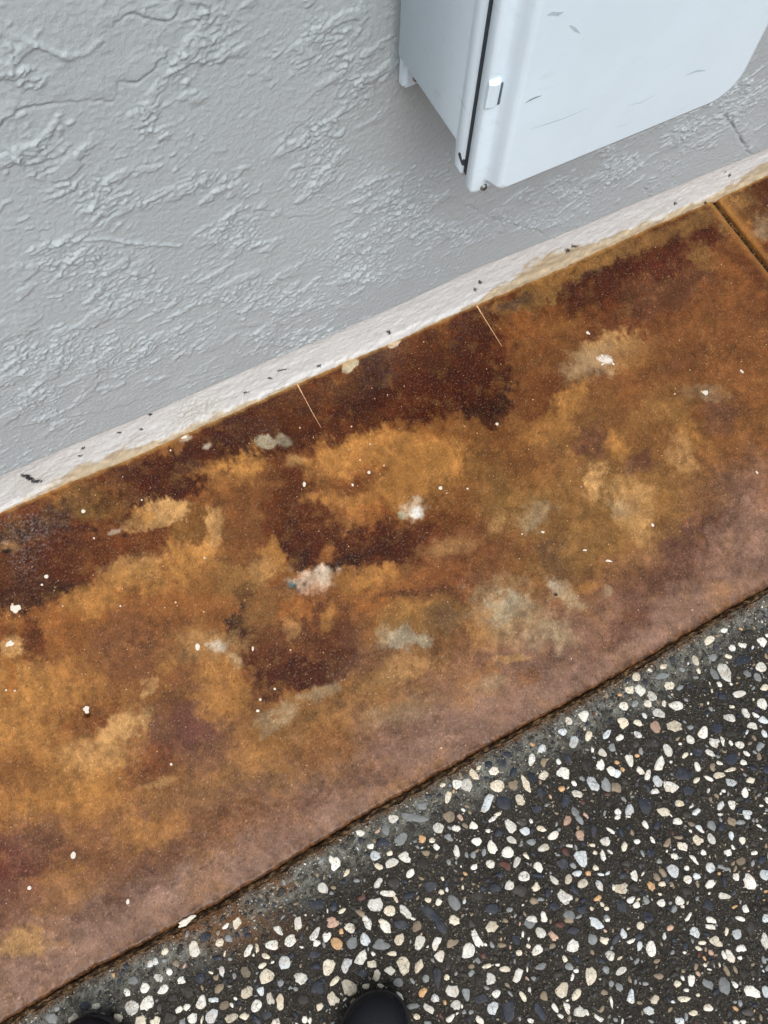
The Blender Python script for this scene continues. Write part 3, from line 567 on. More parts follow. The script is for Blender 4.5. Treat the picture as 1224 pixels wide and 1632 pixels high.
# ------------------------------------------------------------------ pebbles set in the pavement
# code: w white, b bluish white, c cream, g grey, d slate blue, k charcoal, t taupe, o orange, p pink, r dark red
TILES = {
 (980,960): [(170,597,75,75,0,'c'),(200,697,100,85,50,'w'),(115,693,80,65,0,'c'),(292,748,95,65,35,'w'),(162,806,75,55,-50,'g'),(262,810,68,65,0,'w'),(392,803,60,45,80,'w'),(480,825,120,75,0,'w'),(68,828,90,70,30,'w'),(437,665,90,75,0,'c'),(517,682,70,45,-30,'g'),(387,512,65,48,-10,'c'),(375,590,130,60,-15,'g'),(245,640,70,50,60,'d'),(105,622,60,50,0,'d'),(372,725,65,55,0,'k'),(748,303,95,65,-40,'c'),(868,222,60,45,-20,'w'),(640,460,100,55,65,'c'),(667,545,55,38,70,'c'),(868,552,185,110,60,'w'),(790,568,120,55,55,'g'),(838,655,60,45,30,'w'),(937,362,65,58,0,'w'),(1015,338,78,40,15,'w'),(1170,315,90,65,45,'w'),(905,432,70,40,20,'c'),(1015,465,140,80,-20,'d'),(1165,512,95,85,70,'w'),(1135,595,95,55,55,'g'),(1055,570,80,55,40,'g'),(988,732,115,55,-15,'w'),(1190,682,70,55,-30,'c'),(1180,805,110,85,50,'w'),(465,455,60,50,60,'d'),(587,665,45,45,0,'d'),(1215,262,40,35,0,'w'),(1220,380,60,60,0,'d'),(1070,250,90,70,0,'k'),(925,650,25,25,0,'w')],
 (735,1130): [(978,50,100,90,-50,'w'),(855,90,80,55,50,'w'),(808,183,75,65,0,'b'),(892,265,110,75,-70,'b'),(1017,215,90,58,-70,'c'),(1158,198,105,55,-55,'b'),(645,320,80,60,-60,'b'),(563,405,110,60,-80,'w'),(660,425,80,52,-75,'t'),(778,420,52,40,70,'w'),(850,395,90,55,50,'d'),(985,155,40,25,-60,'w'),(1125,345,85,60,45,'w'),(1108,445,90,65,80,'w'),(1048,325,60,30,80,'w'),(1195,490,90,65,50,'w'),(995,440,130,90,70,'k'),(812,515,115,90,20,'w'),(660,525,95,75,-40,'c'),(515,600,160,58,65,'c'),(565,545,100,60,60,'d'),(412,600,85,80,0,'t'),(282,610,130,105,-10,'c'),(265,495,95,75,-20,'w'),(98,525,105,60,50,'c'),(50,600,120,110,50,'w'),(215,440,70,60,0,'d'),(322,420,95,70,70,'d'),(205,755,180,80,-65,'b'),(338,738,130,115,0,'d'),(468,728,110,80,70,'c'),(800,635,60,55,0,'o'),(838,735,110,70,-80,'d'),(930,675,100,68,10,'w'),(1050,600,145,90,60,'b'),(1150,605,120,75,65,'g'),(905,595,60,45,30,'w'),(605,800,90,70,0,'d'),(910,820,100,60,60,'g'),(290,838,70,40,-20,'c'),(20,805,45,30,20,'w'),(1215,620,80,50,90,'t'),(1205,310,70,60,90,'g'),(635,660,90,70,50,'d')],
 (980,1130): [(60,110,100,80,60,'c'),(180,108,80,50,20,'c'),(320,140,110,75,60,'p'),(352,32,110,70,20,'w'),(240,55,65,40,45,'b'),(480,140,140,95,0,'c'),(180,200,85,50,30,'b'),(35,228,75,50,-30,'w'),(300,265,150,90,0,'k'),(600,145,60,45,0,'g'),(700,190,110,85,-60,'w'),(600,240,90,60,50,'w'),(790,262,90,75,20,'w'),(912,70,105,65,10,'w'),(1042,35,100,60,60,'w'),(1095,137,90,55,10,'w'),(1185,90,90,60,25,'b'),(1190,195,80,45,60,'b'),(815,155,100,95,0,'d'),(858,255,85,35,80,'w'),(925,272,58,30,60,'w'),(992,283,85,60,5,'w'),(1047,353,68,38,25,'w'),(1028,422,60,48,0,'w'),(418,328,125,70,70,'w'),(362,440,125,75,-65,'w'),(263,528,100,45,-75,'w'),(340,570,110,70,55,'b'),(442,627,125,90,15,'w'),(550,520,160,110,10,'d'),(120,410,120,65,75,'w'),(200,495,80,50,45,'w'),(20,425,50,40,0,'o'),(60,480,50,35,40,'o'),(15,510,70,70,60,'b'),(20,625,95,60,70,'t'),(318,660,75,45,-10,'w'),(655,460,90,50,70,'w'),(650,570,70,45,-40,'c'),(930,400,120,90,-30,'d'),(830,525,95,55,-10,'c'),(925,590,90,60,15,'b'),(920,485,100,35,-15,'c'),(1083,570,75,55,-10,'c'),(1035,660,90,55,85,'w'),(865,653,42,32,0,'w'),(745,650,50,30,-70,'b'),(515,750,75,60,0,'c'),(842,773,90,50,-60,'b'),(935,765,90,62,80,'w'),(1050,828,85,60,0,'b'),(118,808,100,65,-80,'b'),(25,820,70,60,40,'w'),(240,760,150,110,60,'d'),(380,820,110,70,10,'c'),(652,815,85,55,-40,'b'),(612,775,45,28,-30,'b'),(1215,730,60,40,80,'w'),(585,655,90,80,0,'d'),(835,432,70,35,25,'w'),(755,350,100,50,30,'w'),(925,190,100,60,0,'k'),(660,350,80,70,0,'d'),(840,840,50,30,0,'w'),(560,370,70,40,-40,'c'),(180,370,45,40,0,'o'),(1165,770,40,28,0,'w'),(448,422,30,25,0,'w'),(520,275,35,28,0,'w')],
 (490,1300): [(680,20,90,75,0,'w'),(850,20,230,70,10,'g'),(1120,10,100,95,0,'t'),(1040,98,100,90,0,'w'),(1185,103,80,60,15,'w'),(1127,175,85,55,40,'g'),(913,187,70,58,-80,'o'),(993,198,60,55,45,'c'),(1030,250,60,48,60,'w'),(943,298,70,45,10,'t'),(1187,285,110,55,80,'w'),(778,333,110,90,40,'w'),(665,378,120,75,-25,'w'),(655,300,60,50,-20,'c'),(540,312,95,90,0,'b'),(502,243,60,45,0,'w'),(612,218,135,80,10,'d'),(420,140,75,55,0,'w'),(428,200,70,45,60,'d'),(225,388,125,80,-75,'w'),(312,452,90,38,-55,'c'),(128,572,110,90,35,'w'),(568,407,80,55,30,'c'),(395,515,60,35,0,'g'),(565,530,110,60,-60,'w'),(818,463,95,60,-50,'w'),(635,617,140,55,5,'w'),(535,705,135,115,0,'w'),(655,762,100,95,0,'c'),(788,770,150,75,45,'w'),(708,670,75,35,55,'c'),(978,560,110,95,0,'d'),(910,380,105,95,0,'k'),(1067,605,55,50,0,'c'),(1078,500,45,30,50,'c'),(960,672,60,40,20,'c'),(1045,690,70,60,-60,'w'),(1165,695,150,90,55,'g'),(810,640,110,60,-20,'d'),(975,780,230,80,40,'d'),(1175,820,100,60,30,'c'),(470,830,85,60,45,'w'),(275,755,80,40,-35,'c'),(70,705,130,100,0,'d'),(195,830,90,50,0,'p'),(690,540,110,100,0,'k'),(600,840,80,50,10,'c'),(1130,370,55,40,60,'g'),(745,190,130,80,-50,'g'),(620,110,100,60,70,'g'),(830,100,120,70,50,'k'),(430,650,80,50,-20,'r'),(640,685,60,40,0,'k')],
 (490,1200): [(190,848,80,50,60,'w'),(1120,355,105,55,-75,'c'),(1190,245,90,85,0,'w'),(1078,255,60,45,0,'c'),(1050,340,60,30,-30,'d'),(915,420,90,60,0,'g')],
 (735,1300): [(255,25,95,38,-35,'w'),(100,80,80,65,20,'w'),(390,80,125,85,55,'w'),(213,120,45,32,10,'w'),(503,125,85,70,0,'b'),(635,105,90,55,15,'c'),(730,160,110,65,-35,'w'),(558,45,50,30,70,'w'),(845,35,100,65,-60,'p'),(940,30,100,45,50,'g'),(123,207,85,75,0,'w'),(250,255,130,80,70,'w'),(405,190,100,58,25,'w'),(558,212,80,58,0,'g'),(655,258,100,65,-20,'w'),(370,297,110,100,0,'w'),(862,240,70,32,5,'w'),(943,155,100,80,60,'p'),(1060,125,110,55,90,'d'),(1152,202,95,80,0,'w'),(1190,120,90,30,35,'w'),(962,343,160,105,70,'b'),(1045,235,60,35,10,'c'),(1068,292,45,40,0,'c'),(1132,320,110,45,80,'w'),(1190,290,60,30,40,'w'),(182,290,75,40,-80,'g'),(232,388,80,72,20,'w'),(443,372,100,55,-65,'w'),(100,410,65,60,-40,'w'),(350,400,115,55,30,'r'),(617,408,90,70,50,'w'),(520,320,80,35,50,'c'),(802,385,100,90,0,'d'),(895,395,70,50,30,'g'),(925,463,80,50,-20,'b'),(1075,412,55,50,0,'c'),(1012,460,55,50,0,'o'),(500,488,105,90,0,'w'),(615,478,105,45,10,'d'),(385,552,95,80,-40,'w'),(745,515,115,50,45,'w'),(852,510,95,60,-75,'c'),(970,543,95,75,-30,'c'),(1098,553,105,60,60,'b'),(1110,467,60,28,5,'b'),(1165,460,50,35,-40,'b'),(592,568,75,65,-40,'c'),(825,643,135,95,40,'w'),(690,615,80,50,80,'d'),(900,590,110,45,50,'d'),(580,675,80,65,0,'t'),(315,470,80,60,0,'d'),(245,745,120,95,0,'d'),(130,640,110,80,0,'k'),(270,575,100,80,0,'d'),(740,725,85,75,0,'d'),(960,745,85,75,0,'d'),(860,795,110,80,20,'g'),(660,800,100,50,75,'w'),(560,830,100,60,0,'w'),(493,712,25,22,0,'w'),(1090,655,70,45,-30,'o'),(1160,740,50,38,0,'c'),(1040,740,40,28,40,'c'),(1060,830,90,40,20,'b'),(1160,815,60,50,60,'g'),(175,580,60,50,0,'d'),(1215,575,55,30,90,'w'),(830,290,90,60,40,'r'),(470,600,130,110,0,'k'),(580,310,60,35,30,'d'),(480,50,90,70,0,'k'),(300,140,80,70,0,'d')],
 (980,1300): [(20,12,60,50,-40,'w'),(110,8,50,20,0,'w'),(240,70,80,40,55,'w'),(75,250,90,50,-80,'c'),(175,205,60,50,0,'w'),(298,190,70,38,55,'w'),(495,45,80,60,0,'w'),(510,172,90,32,5,'t'),(537,243,95,75,20,'w'),(660,190,95,70,45,'c'),(678,105,95,45,45,'b'),(768,180,110,60,60,'w'),(775,75,105,70,50,'g'),(930,45,85,70,30,'t'),(605,122,35,22,40,'w'),(1055,10,60,50,0,'b'),(925,155,80,50,80,'b'),(1022,198,70,55,60,'w'),(1115,295,60,45,-10,'w'),(903,293,65,60,0,'w'),(1000,362,85,65,-20,'t'),(1098,382,60,32,-80,'g'),(473,323,65,60,0,'w'),(708,290,50,50,0,'w'),(632,350,110,35,50,'w'),(355,360,50,45,60,'g'),(758,412,95,80,40,'b'),(572,418,50,50,0,'w'),(462,435,120,90,50,'b'),(150,478,90,60,80,'w'),(222,465,50,22,-60,'w'),(335,490,80,60,60,'t'),(375,545,70,50,-10,'c'),(578,510,80,70,40,'w'),(652,478,72,60,0,'b'),(765,545,100,70,-35,'w'),(872,525,105,40,85,'d'),(965,487,60,60,0,'w'),(1070,530,140,95,50,'w'),(1190,465,90,85,20,'b'),(1205,603,50,28,0,'o'),(45,575,120,90,0,'c'),(875,640,120,55,8,'w'),(290,565,90,60,50,'o'),(125,670,80,55,-30,'w'),(172,712,65,52,-30,'w'),(248,675,80,55,60,'g'),(372,693,80,68,0,'w'),(513,675,85,75,30,'w'),(537,722,35,32,0,'w'),(745,715,110,65,45,'d'),(1043,745,70,55,80,'w'),(590,800,100,35,-60,'w'),(765,832,80,45,10,'w'),(1000,822,90,40,15,'w'),(1200,820,75,70,-70,'b'),(255,800,100,80,45,'d'),(50,720,130,90,60,'d'),(340,80,80,60,-60,'d'),(285,300,80,70,0,'d'),(205,395,60,50,80,'d'),(85,380,80,60,0,'k'),(570,605,90,60,0,'k'),(830,460,30,25,0,'o'),(1150,80,60,25,30,'w'),(360,625,35,25,20,'c'),(165,570,110,70,30,'k'),(415,285,30,22,90,'w')],
 (245,1462): [(665,45,105,70,-70,'c'),(405,160,110,75,-30,'d'),(325,245,145,90,80,'w'),(522,203,80,70,-60,'c'),(600,165,80,65,30,'g'),(1150,45,115,75,90,'w'),(995,105,100,60,50,'w'),(1085,190,125,90,-50,'w'),(940,222,110,92,0,'w'),(755,258,130,60,-65,'w'),(822,245,85,30,85,'c'),(890,307,75,50,15,'c'),(862,385,80,45,-35,'c'),(947,355,40,25,-30,'w'),(1040,358,120,105,60,'b'),(90,270,80,55,-50,'c'),(180,370,80,60,70,'t'),(125,435,70,55,50,'w'),(40,485,95,70,30,'w'),(15,355,60,50,90,'b'),(222,505,65,70,90,'w'),(70,582,105,65,-40,'w'),(275,598,110,105,0,'k'),(150,640,90,75,0,'k'),(370,480,105,95,0,'d'),(505,325,90,45,0,'d'),(540,425,95,55,80,'b'),(605,332,40,35,0,'g'),(565,285,60,22,-80,'c'),(455,440,50,25,20,'c'),(495,480,50,45,0,'t'),(730,440,105,85,60,'t'),(645,470,60,35,80,'g'),(893,472,130,115,-30,'c'),(745,600,120,100,-30,'c'),(855,590,85,62,70,'b'),(1008,522,75,58,-60,'g'),(1170,490,110,95,0,'w'),(820,708,115,85,-55,'w'),(930,645,105,60,75,'w'),(1010,685,155,75,85,'c'),(375,682,130,85,-70,'w'),(475,658,90,50,0,'b'),(265,715,75,65,-10,'w'),(205,732,75,60,-30,'w'),(305,800,105,85,-60,'w'),(460,785,130,95,-60,'b'),(520,570,110,70,-45,'t'),(560,705,100,70,-40,'t'),(625,700,50,30,50,'w'),(615,805,120,65,-25,'c'),(723,790,80,65,0,'c'),(385,810,80,25,-80,'c'),(130,800,120,100,0,'k'),(45,715,80,60,80,'k'),(30,820,85,60,80,'c'),(810,810,110,50,45,'d'),(895,775,100,80,0,'d'),(1205,820,65,60,90,'w'),(795,300,30,25,90,'w'),(1190,660,100,90,0,'k')],
 (0,1462): [(675,710,90,75,0,'d'),(770,707,75,65,0,'c'),(1055,503,90,75,0,'g'),(1010,595,75,70,50,'w'),(1148,565,95,75,-60,'w'),(1045,722,130,125,60,'w'),(1175,690,140,95,-60,'w'),(1120,835,120,95,-50,'c'),(415,810,120,90,20,'g'),(580,810,110,70,-40,'c'),(940,800,80,70,30,'c'),(885,535,80,60,-40,'k'),(1005,390,60,55,0,'d'),(1195,370,70,60,90,'b'),(1220,830,50,50,0,'c'),(455,730,60,50,0,'g')],
 (490,1462): [(205,48,100,90,0,'p'),(335,82,95,80,30,'w'),(478,48,110,75,70,'w'),(618,75,125,95,50,'w'),(740,55,130,80,10,'d'),(873,75,100,75,-60,'t'),(1055,65,180,75,55,'d'),(1175,30,100,80,0,'c'),(55,138,140,60,-55,'w'),(155,155,90,75,-40,'w'),(75,200,70,55,-30,'w'),(230,212,115,95,40,'o'),(350,200,120,95,-70,'g'),(462,180,125,85,70,'b'),(590,220,145,100,10,'g'),(733,182,110,90,-60,'c'),(893,205,130,85,-70,'w'),(1030,210,125,60,-65,'w'),(1155,205,110,70,-20,'t'),(1055,305,105,85,-60,'w'),(55,300,105,75,-10,'d'),(168,402,145,105,-75,'c'),(313,385,135,72,-65,'b'),(433,328,130,85,-55,'w'),(523,290,45,30,45,'w'),(673,290,80,45,0,'c'),(512,373,80,75,0,'c'),(440,448,90,80,0,'d'),(555,462,105,65,-75,'c'),(658,428,90,75,10,'w'),(770,383,150,105,75,'c'),(890,390,125,70,-65,'c'),(1035,485,215,68,88,'d'),(943,487,80,60,-70,'g'),(722,522,90,80,20,'g'),(218,510,110,50,-45,'c'),(330,562,150,125,40,'c'),(465,550,65,45,0,'c'),(580,545,60,45,10,'c'),(205,645,115,90,60,'c'),(735,630,90,42,55,'w'),(918,595,90,60,-50,'o'),(1022,640,75,72,0,'b'),(1150,583,120,100,10,'w'),(845,705,120,60,-10,'g'),(965,725,110,65,35,'w'),(1185,702,85,80,-40,'w'),(1135,805,95,50,-40,'w'),(868,790,60,55,0,'c'),(80,570,110,110,0,'d'),(95,710,80,60,-50,'c'),(1110,480,60,50,90,'c'),(1125,385,100,60,90,'k'),(65,390,80,60,0,'d'),(380,20,60,50,0,'k'),(270,115,50,40,90,'o'),(20,820,60,40,90,'w'),(840,10,50,30,20,'w'),(1095,680,50,30,80,'o')],
 (735,1462): [(250,75,120,95,-30,'c'),(125,165,165,65,65,'w'),(55,278,140,105,-60,'w'),(195,217,38,35,0,'w'),(440,180,110,60,55,'d'),(550,45,110,85,-45,'g'),(663,15,55,45,0,'w'),(630,118,105,80,35,'w'),(735,145,100,55,50,'p'),(893,110,110,70,0,'d'),(860,20,90,60,20,'t'),(1075,55,125,75,35,'b'),(1165,15,55,45,0,'w'),(890,225,125,105,-40,'w'),(1040,170,95,80,50,'g'),(1140,180,80,60,20,'c'),(1185,300,90,75,50,'w'),(605,265,105,80,-40,'w'),(463,282,62,52,0,'c'),(178,305,65,50,30,'r'),(205,390,85,42,-15,'c'),(290,378,45,30,0,'w'),(85,390,55,50,0,'t'),(348,415,100,55,5,'c'),(450,465,130,75,-65,'w'),(230,490,105,80,90,'w'),(527,412,50,18,90,'w'),(635,393,100,60,-20,'g'),(825,330,70,45,60,'c'),(918,425,45,40,0,'w'),(885,480,70,35,-80,'w'),(1030,462,170,100,-80,'c'),(1155,420,85,65,80,'g'),(490,630,110,45,60,'c'),(42,615,125,65,80,'g'),(155,650,120,95,-10,'d'),(250,720,110,90,-60,'b'),(278,612,80,60,-40,'w'),(378,740,190,100,90,'d'),(800,580,140,110,-50,'c'),(920,618,115,65,-55,'c'),(660,625,85,60,90,'t'),(635,760,180,80,55,'d'),(745,720,90,40,55,'w'),(845,725,110,55,75,'w'),(940,755,105,85,0,'w'),(1002,755,75,35,55,'w'),(790,785,65,30,30,'w'),(1095,800,95,38,35,'w'),(1140,595,70,55,0,'t'),(1195,670,110,30,80,'w'),(80,755,55,45,0,'g'),(5,710,45,25,90,'w'),(145,820,90,50,40,'w'),(555,825,65,40,20,'w'),(545,575,50,35,80,'b'),(1200,530,70,50,90,'g'),(785,60,80,60,0,'r'),(140,500,110,60,90,'k'),(275,325,60,50,0,'k')],
 (980,1462): [(270,15,80,60,0,'d'),(205,68,75,65,30,'c'),(65,125,88,52,70,'b'),(445,80,70,55,-40,'p'),(395,150,75,38,-80,'b'),(475,180,60,50,0,'d'),(575,10,40,30,-30,'w'),(640,118,95,75,40,'b'),(760,75,90,48,8,'w'),(768,20,90,50,20,'w'),(890,115,75,30,-80,'c'),(970,130,90,72,80,'b'),(1195,185,135,70,80,'w'),(130,192,75,35,-25,'w'),(197,235,85,45,-80,'b'),(290,245,150,85,85,'w'),(332,348,60,40,-30,'t'),(40,325,60,30,-25,'c'),(50,430,110,60,-30,'w'),(700,202,70,45,0,'c'),(808,195,120,80,35,'c'),(915,310,125,70,60,'w'),(868,295,80,35,70,'w'),(1005,252,90,60,-10,'w'),(998,322,40,35,0,'w'),(765,280,60,45,40,'p'),(555,280,35,30,0,'w'),(720,380,35,35,0,'w'),(757,415,45,22,10,'w'),(348,470,85,55,5,'t'),(500,530,75,65,10,'c'),(540,485,60,35,70,'w'),(610,505,100,65,-85,'w'),(740,530,110,70,30,'g'),(870,540,165,95,75,'g'),(895,430,110,45,60,'t'),(962,540,60,42,50,'w'),(1095,590,140,90,20,'w'),(1205,590,100,80,60,'b'),(1070,315,60,50,0,'k'),(1095,435,70,50,-80,'k'),(1025,450,90,70,0,'k'),(128,630,140,62,-85,'b'),(320,650,90,72,-60,'c'),(195,680,50,35,0,'t'),(275,748,100,75,0,'b'),(35,560,90,60,50,'g'),(550,655,105,52,0,'c'),(662,620,40,35,0,'c'),(740,720,80,65,0,'w'),(620,765,75,50,-10,'c'),(440,730,60,30,-55,'t'),(515,825,85,65,10,'b'),(965,835,60,45,0,'w'),(1022,832,55,45,0,'w'),(1100,810,30,30,0,'t'),(545,425,35,35,0,'t'),(1090,90,130,100,80,'k')],
}
PEB = {'w': (224,223,214), 'b': (200,207,209), 'c': (214,206,186), 'g': (132,136,136), 'd': (45,50,60), 'k': (52,50,46),
       't': (136,122,102), 'o': (196,158,116), 'p': (186,156,138), 'r': (88,58,50)}
def mat_pebble(code):
    rgb = PEB[code]; n = N('pebble_' + {'w':'white','b':'bluish','c':'cream','g':'grey','d':'slate','k':'charcoal','t':'taupe','o':'orange','p':'pink','r':'dark_red'}[code], 0.5, 0.2)
    c = lin(rgb)
    oi = n.new('ShaderNodeObjectInfo')
    light = code in 'wbcop'
    f = n.noise(170, 4, 0.6)
    col = n.mix(n.mr(f, 0.3, 0.7), tuple(c * (0.72 if light else 0.7)), tuple(np.minimum(c * 1.12, 0.9)))
    col = n.mix(n.mr(n.noise(60, 2), 0.5, 0.72, 0, 0.35), col, tuple(lin((196, 160, 112)) if light else lin((120, 120, 120)) * 0.6))
    # dark pits and a few hairline cracks
    pit = n.noise(430, 2, 0.6)
    col = n.mix(n.mr(pit, 0.60, 0.66, 0, 0.75 if light else 0.3), col, (0.05, 0.045, 0.04))
    ck = n.voro(130, 'DISTANCE_TO_EDGE')
    gate = n.mr(n.noise(45, 1), 0.50, 0.56)
    k = n.math('MULTIPLY', n.mr(ck, 0.010, 0.05, 0.65 if light else 0.2, 0), gate)
    col = n.mix(k, col, (0.07, 0.06, 0.05))
    br = n.new('ShaderNodeBrightContrast'); n.l(col, br.inputs['Color'])
    hsv = n.new('ShaderNodeHueSaturation'); n.l(col, hsv.inputs['Color'])
    n.l(n.mr(oi.outputs['Random'], 0, 1, 0.72, 1.12), hsv.inputs['Value'])
    n.t.nodes.remove(br)
    n.color(hsv.outputs[0])
    n.bump(f, 0.0010, 0.6)
    return n.m
PM = {k: mat_pebble(k) for k in PEB}
PK_ORDER = list(PEB)
def pebble_shape(rs, nseg=12, knob=0.12):
    """unit outline (radius about 1 in x and y), low worn dome"""
    a = np.linspace(0, 2 * np.pi, nseg, endpoint=False) + rs.uniform(-.12, .12, nseg)
    e = rs.uniform(1.9, 3.2)
    r = 1 / (np.abs(np.cos(a)) ** e + np.abs(np.sin(a)) ** e) ** (1 / e)
    r = r * (1 + 1.5 * knob * rs.uniform(-1, .7, nseg) + 0.07 * np.cos(a * 3 + rs.uniform(0, 6)) + 0.10 * np.cos(a + rs.uniform(0, 6)))
    v = []
    for k, zz in ((1.0, -0.6), (1.0, 0.10), (0.84, 0.75)):
        for i in range(nseg): v.append((r[i] * k * math.cos(a[i]), r[i] * k * math.sin(a[i]), zz + rs.uniform(-.08, .08)))
    v.append((0, 0, 1.0 + rs.uniform(-.1, .15)))
    f = []
    for k in range(2):
        for i in range(nseg):
            j = (i + 1) % nseg; f.append((k * nseg + i, k * nseg + j, (k + 1) * nseg + j, (k + 1) * nseg + i))
    for i in range(nseg): f.append((2 * nseg + i, 2 * nseg + (i + 1) % nseg, 3 * nseg))
    return np.array(v), f
rs = np.random.RandomState(5)
SHAPES = [pebble_shape(rs, knob=rs.choice([0.05, 0.09, 0.15])) for _ in range(26)]
peb_mesh = []
for sv, sf in SHAPES:
    me = bpy.data.meshes.new('pebble'); me.from_pydata([tuple(q) for q in sv], [], sf); me.update()
    me.polygons.foreach_set('use_smooth', [True] * len(me.polygons)); me.materials.append(PM['w']); peb_mesh.append(me)
items = []
for (ox, oy), lst in TILES.items():
    for (u, v, L, Wd, an, code) in lst:
        px, py = ox + u / 5.0, oy + v / 5.0
        a = math.radians(an); L_, W_ = L / 10.0, Wd / 10.0
        x0, y0 = ground(px - L_ * math.cos(a), py - L_ * math.sin(a), PAVE_Z); x1, y1 = ground(px + L_ * math.cos(a), py + L_ * math.sin(a), PAVE_Z)
        x2, y2 = ground(px + W_ * math.sin(a), py - W_ * math.cos(a), PAVE_Z); cx, cy = (x0 + x1) / 2, (y0 + y1) / 2
        hl = math.hypot(x1 - x0, y1 - y0) / 2 * 0.92; hw = math.hypot(x2 - cx, y2 - cy) * 0.92
        if cy + hw > float(edge_y(np.array([cx]))[0]) - 0.010: continue
        items.append((hl * hw, cx, cy, hl, hw, math.atan2(y1 - y0, x1 - x0), code))
items.sort(key=lambda t: -t[0])
placed = [(i[1], i[2], max(i[3], i[4])) for i in items]
for k, (ar, cx, cy, hl, hw, an, code) in enumerate(items[:300]):
    o = bpy.data.objects.new('pebble', peb_mesh[k % len(peb_mesh)])
    o.location = (cx, cy, PAVE_Z - 0.0002); o.rotation_euler = (random.uniform(-.05, .05), random.uniform(-.05, .05), an)
    low = code in 'dkrt'
    o.scale = (hl, hw, (0.0007 if low else 0.0012) + 0.0004 * random.random())
    link(o, pave)
    o.material_slots[0].link = 'OBJECT'; o.material_slots[0].material = PM[code]
rest = items[300:]
# smaller and further pebbles, one part
cell = {}
def put(x, y, r): cell.setdefault((int(x // .02), int(y // .02)), []).append((x, y, r))
def free(x, y, r, f=1.0):
    ci, cj = int(x // .02), int(y // .02)
    for a in (-1, 0, 1):
        for b in (-1, 0, 1):
            for (qx_, qy_, qr) in cell.get((ci + a, cj + b), ()):
                if (qx_ - x) ** 2 + (qy_ - y) ** 2 < (f * (qr + r)) ** 2: return False
    return True
for p_ in placed: put(*p_)
extra = []
def seen(x, y):
    px, py = to_px(x, y, 0); return -10 < px < 1234 and -10 < py < 1642
def weight_code(r):
    return rs.choice(PK_ORDER, p=[.34, .10, .13, .09, .14, .10, .05, .015, .015, .02])
# whole pebbles where the photograph does not look
tries = 0
while tries < 15000:
    tries += 1
    x = rs.uniform(-1.5, 1.9); y = rs.uniform(-1.4, 0.0)
    if seen(x, y): continue
    r = rs.uniform(0.005, 0.011)
    if y > float(np.interp(x, EDX, EDY)) - 0.016 - r: continue
    if free(x, y, r, 1.15): put(x, y, r); extra.append((0, x, y, r * rs.uniform(1, 1.25), r * rs.uniform(.65, .9), rs.uniform(0, 3.14), weight_code(r)))
# little stones between
for _ in range(14000):
    x = rs.uniform(-0.62, 0.85); y = rs.uniform(-0.62, 0.0); r = rs.uniform(0.0016, 0.0042)
    if rs.rand() < .15: r = rs.uniform(.004, .0068)
    if y > float(np.interp(x, EDX, EDY)) - 0.014 - r: continue
    if free(x, y, r, 1.0):
        put(x, y, r)
        code = rs.choice(PK_ORDER, p=[.02, .01, .02, .15, .20, .42, .145, .01, .01, .015])
        extra.append((0, x, y, r * rs.uniform(1, 1.5), r * rs.uniform(.6, .9), rs.uniform(0, 3.14), code))
def join_pebbles(name, lst, parent):
    groups = {}
    V = []; F = []; MI = []; off = 0
    small = [pebble_shape(rs, 7, .16) for _ in range(12)]
    for k, (ar, cx, cy, hl, hw, an, code) in enumerate(lst):
        sv, sf = (SHAPES[k % 26] if hl > 0.006 else small[k % 12])
        c_, s_ = math.cos(an), math.sin(an)
        x = sv[:, 0] * hl; y = sv[:, 1] * hw
        hz = 0.0015 if hl > .006 else 0.0011
        V.append(np.stack([cx + x * c_ - y * s_, cy + x * s_ + y * c_, PAVE_Z + sv[:, 2] * hz - 0.0003], -1))
        for f in sf: F.append(tuple(i + off for i in f)); MI.append(PK_ORDER.index(code))
        off += len(sv)
    V = np.concatenate(V)
    o = mesh_obj(name, V, F, [PM[k] for k in PK_ORDER], parent, smooth=True)
    o.data.polygons.foreach_set('material_index', MI); o['kind'] = 'stuff'
    return o
join_pebbles('small_pebbles', rest + extra, pave)
# sand grains and chips in the cement skin
GR_M = [simple('grain_tan', (150, 138, 116), .6, .2, 300), simple('grain_grey', (104, 102, 96), .6, .2, 300), simple('grain_dark', (26, 26, 26), .6, .2, 300), simple('grain_pale', (206, 202, 190), .5, .1, 300)]
ng = 30000
gx = rs.uniform(-0.60, 0.84, ng); gs = rs.uniform(0.0, 0.62, ng) ** 1.0
nearj = rs.rand(ng) < .12; gs[nearj] = np.abs(rs.normal(0, .03, nearj.sum()))
gy = edge_y(gx) - 0.0115 - gs
gr = 0.0005 + 0.0012 * rs.rand(ng) ** 2.2
gpx, gpy = to_px(gx, gy, 0); ok = (gpx > -20) & (gpx < 1244) & (gpy < 1660)
gx, gy, gr, nearj = gx[ok], gy[ok], gr[ok], nearj[ok]; ng = len(gx)
a0 = rs.uniform(0, 6.28, ng); el_ = rs.uniform(.5, 1.6, ng)
V = np.zeros((ng, 5, 3))
for k in range(4):
    t = k * np.pi / 2 + rs.uniform(-.4, .4, ng)
    u = gr * el_ * np.cos(t); w_ = gr * np.sin(t) * rs.uniform(.7, 1.2, ng)
    V[:, k, 0] = gx + u * np.cos(a0) - w_ * np.sin(a0); V[:, k, 1] = gy + u * np.sin(a0) + w_ * np.cos(a0); V[:, k, 2] = PAVE_Z - 0.0006
V[:, 4, 0] = gx; V[:, 4, 1] = gy; V[:, 4, 2] = PAVE_Z + 0.0008 + gr * .6
ii = np.arange(ng)[:, None] * 5
F = np.concatenate([np.concatenate([ii + k, ii + (k + 1) % 4, ii + 4], 1)[:, None] for k in range(4)], 1).reshape(-1, 3)
MI = np.where(nearj, rs.choice(4, ng, p=[.3, .3, .1, .3]), rs.choice(4, ng, p=[.36, .30, .18, .16]))
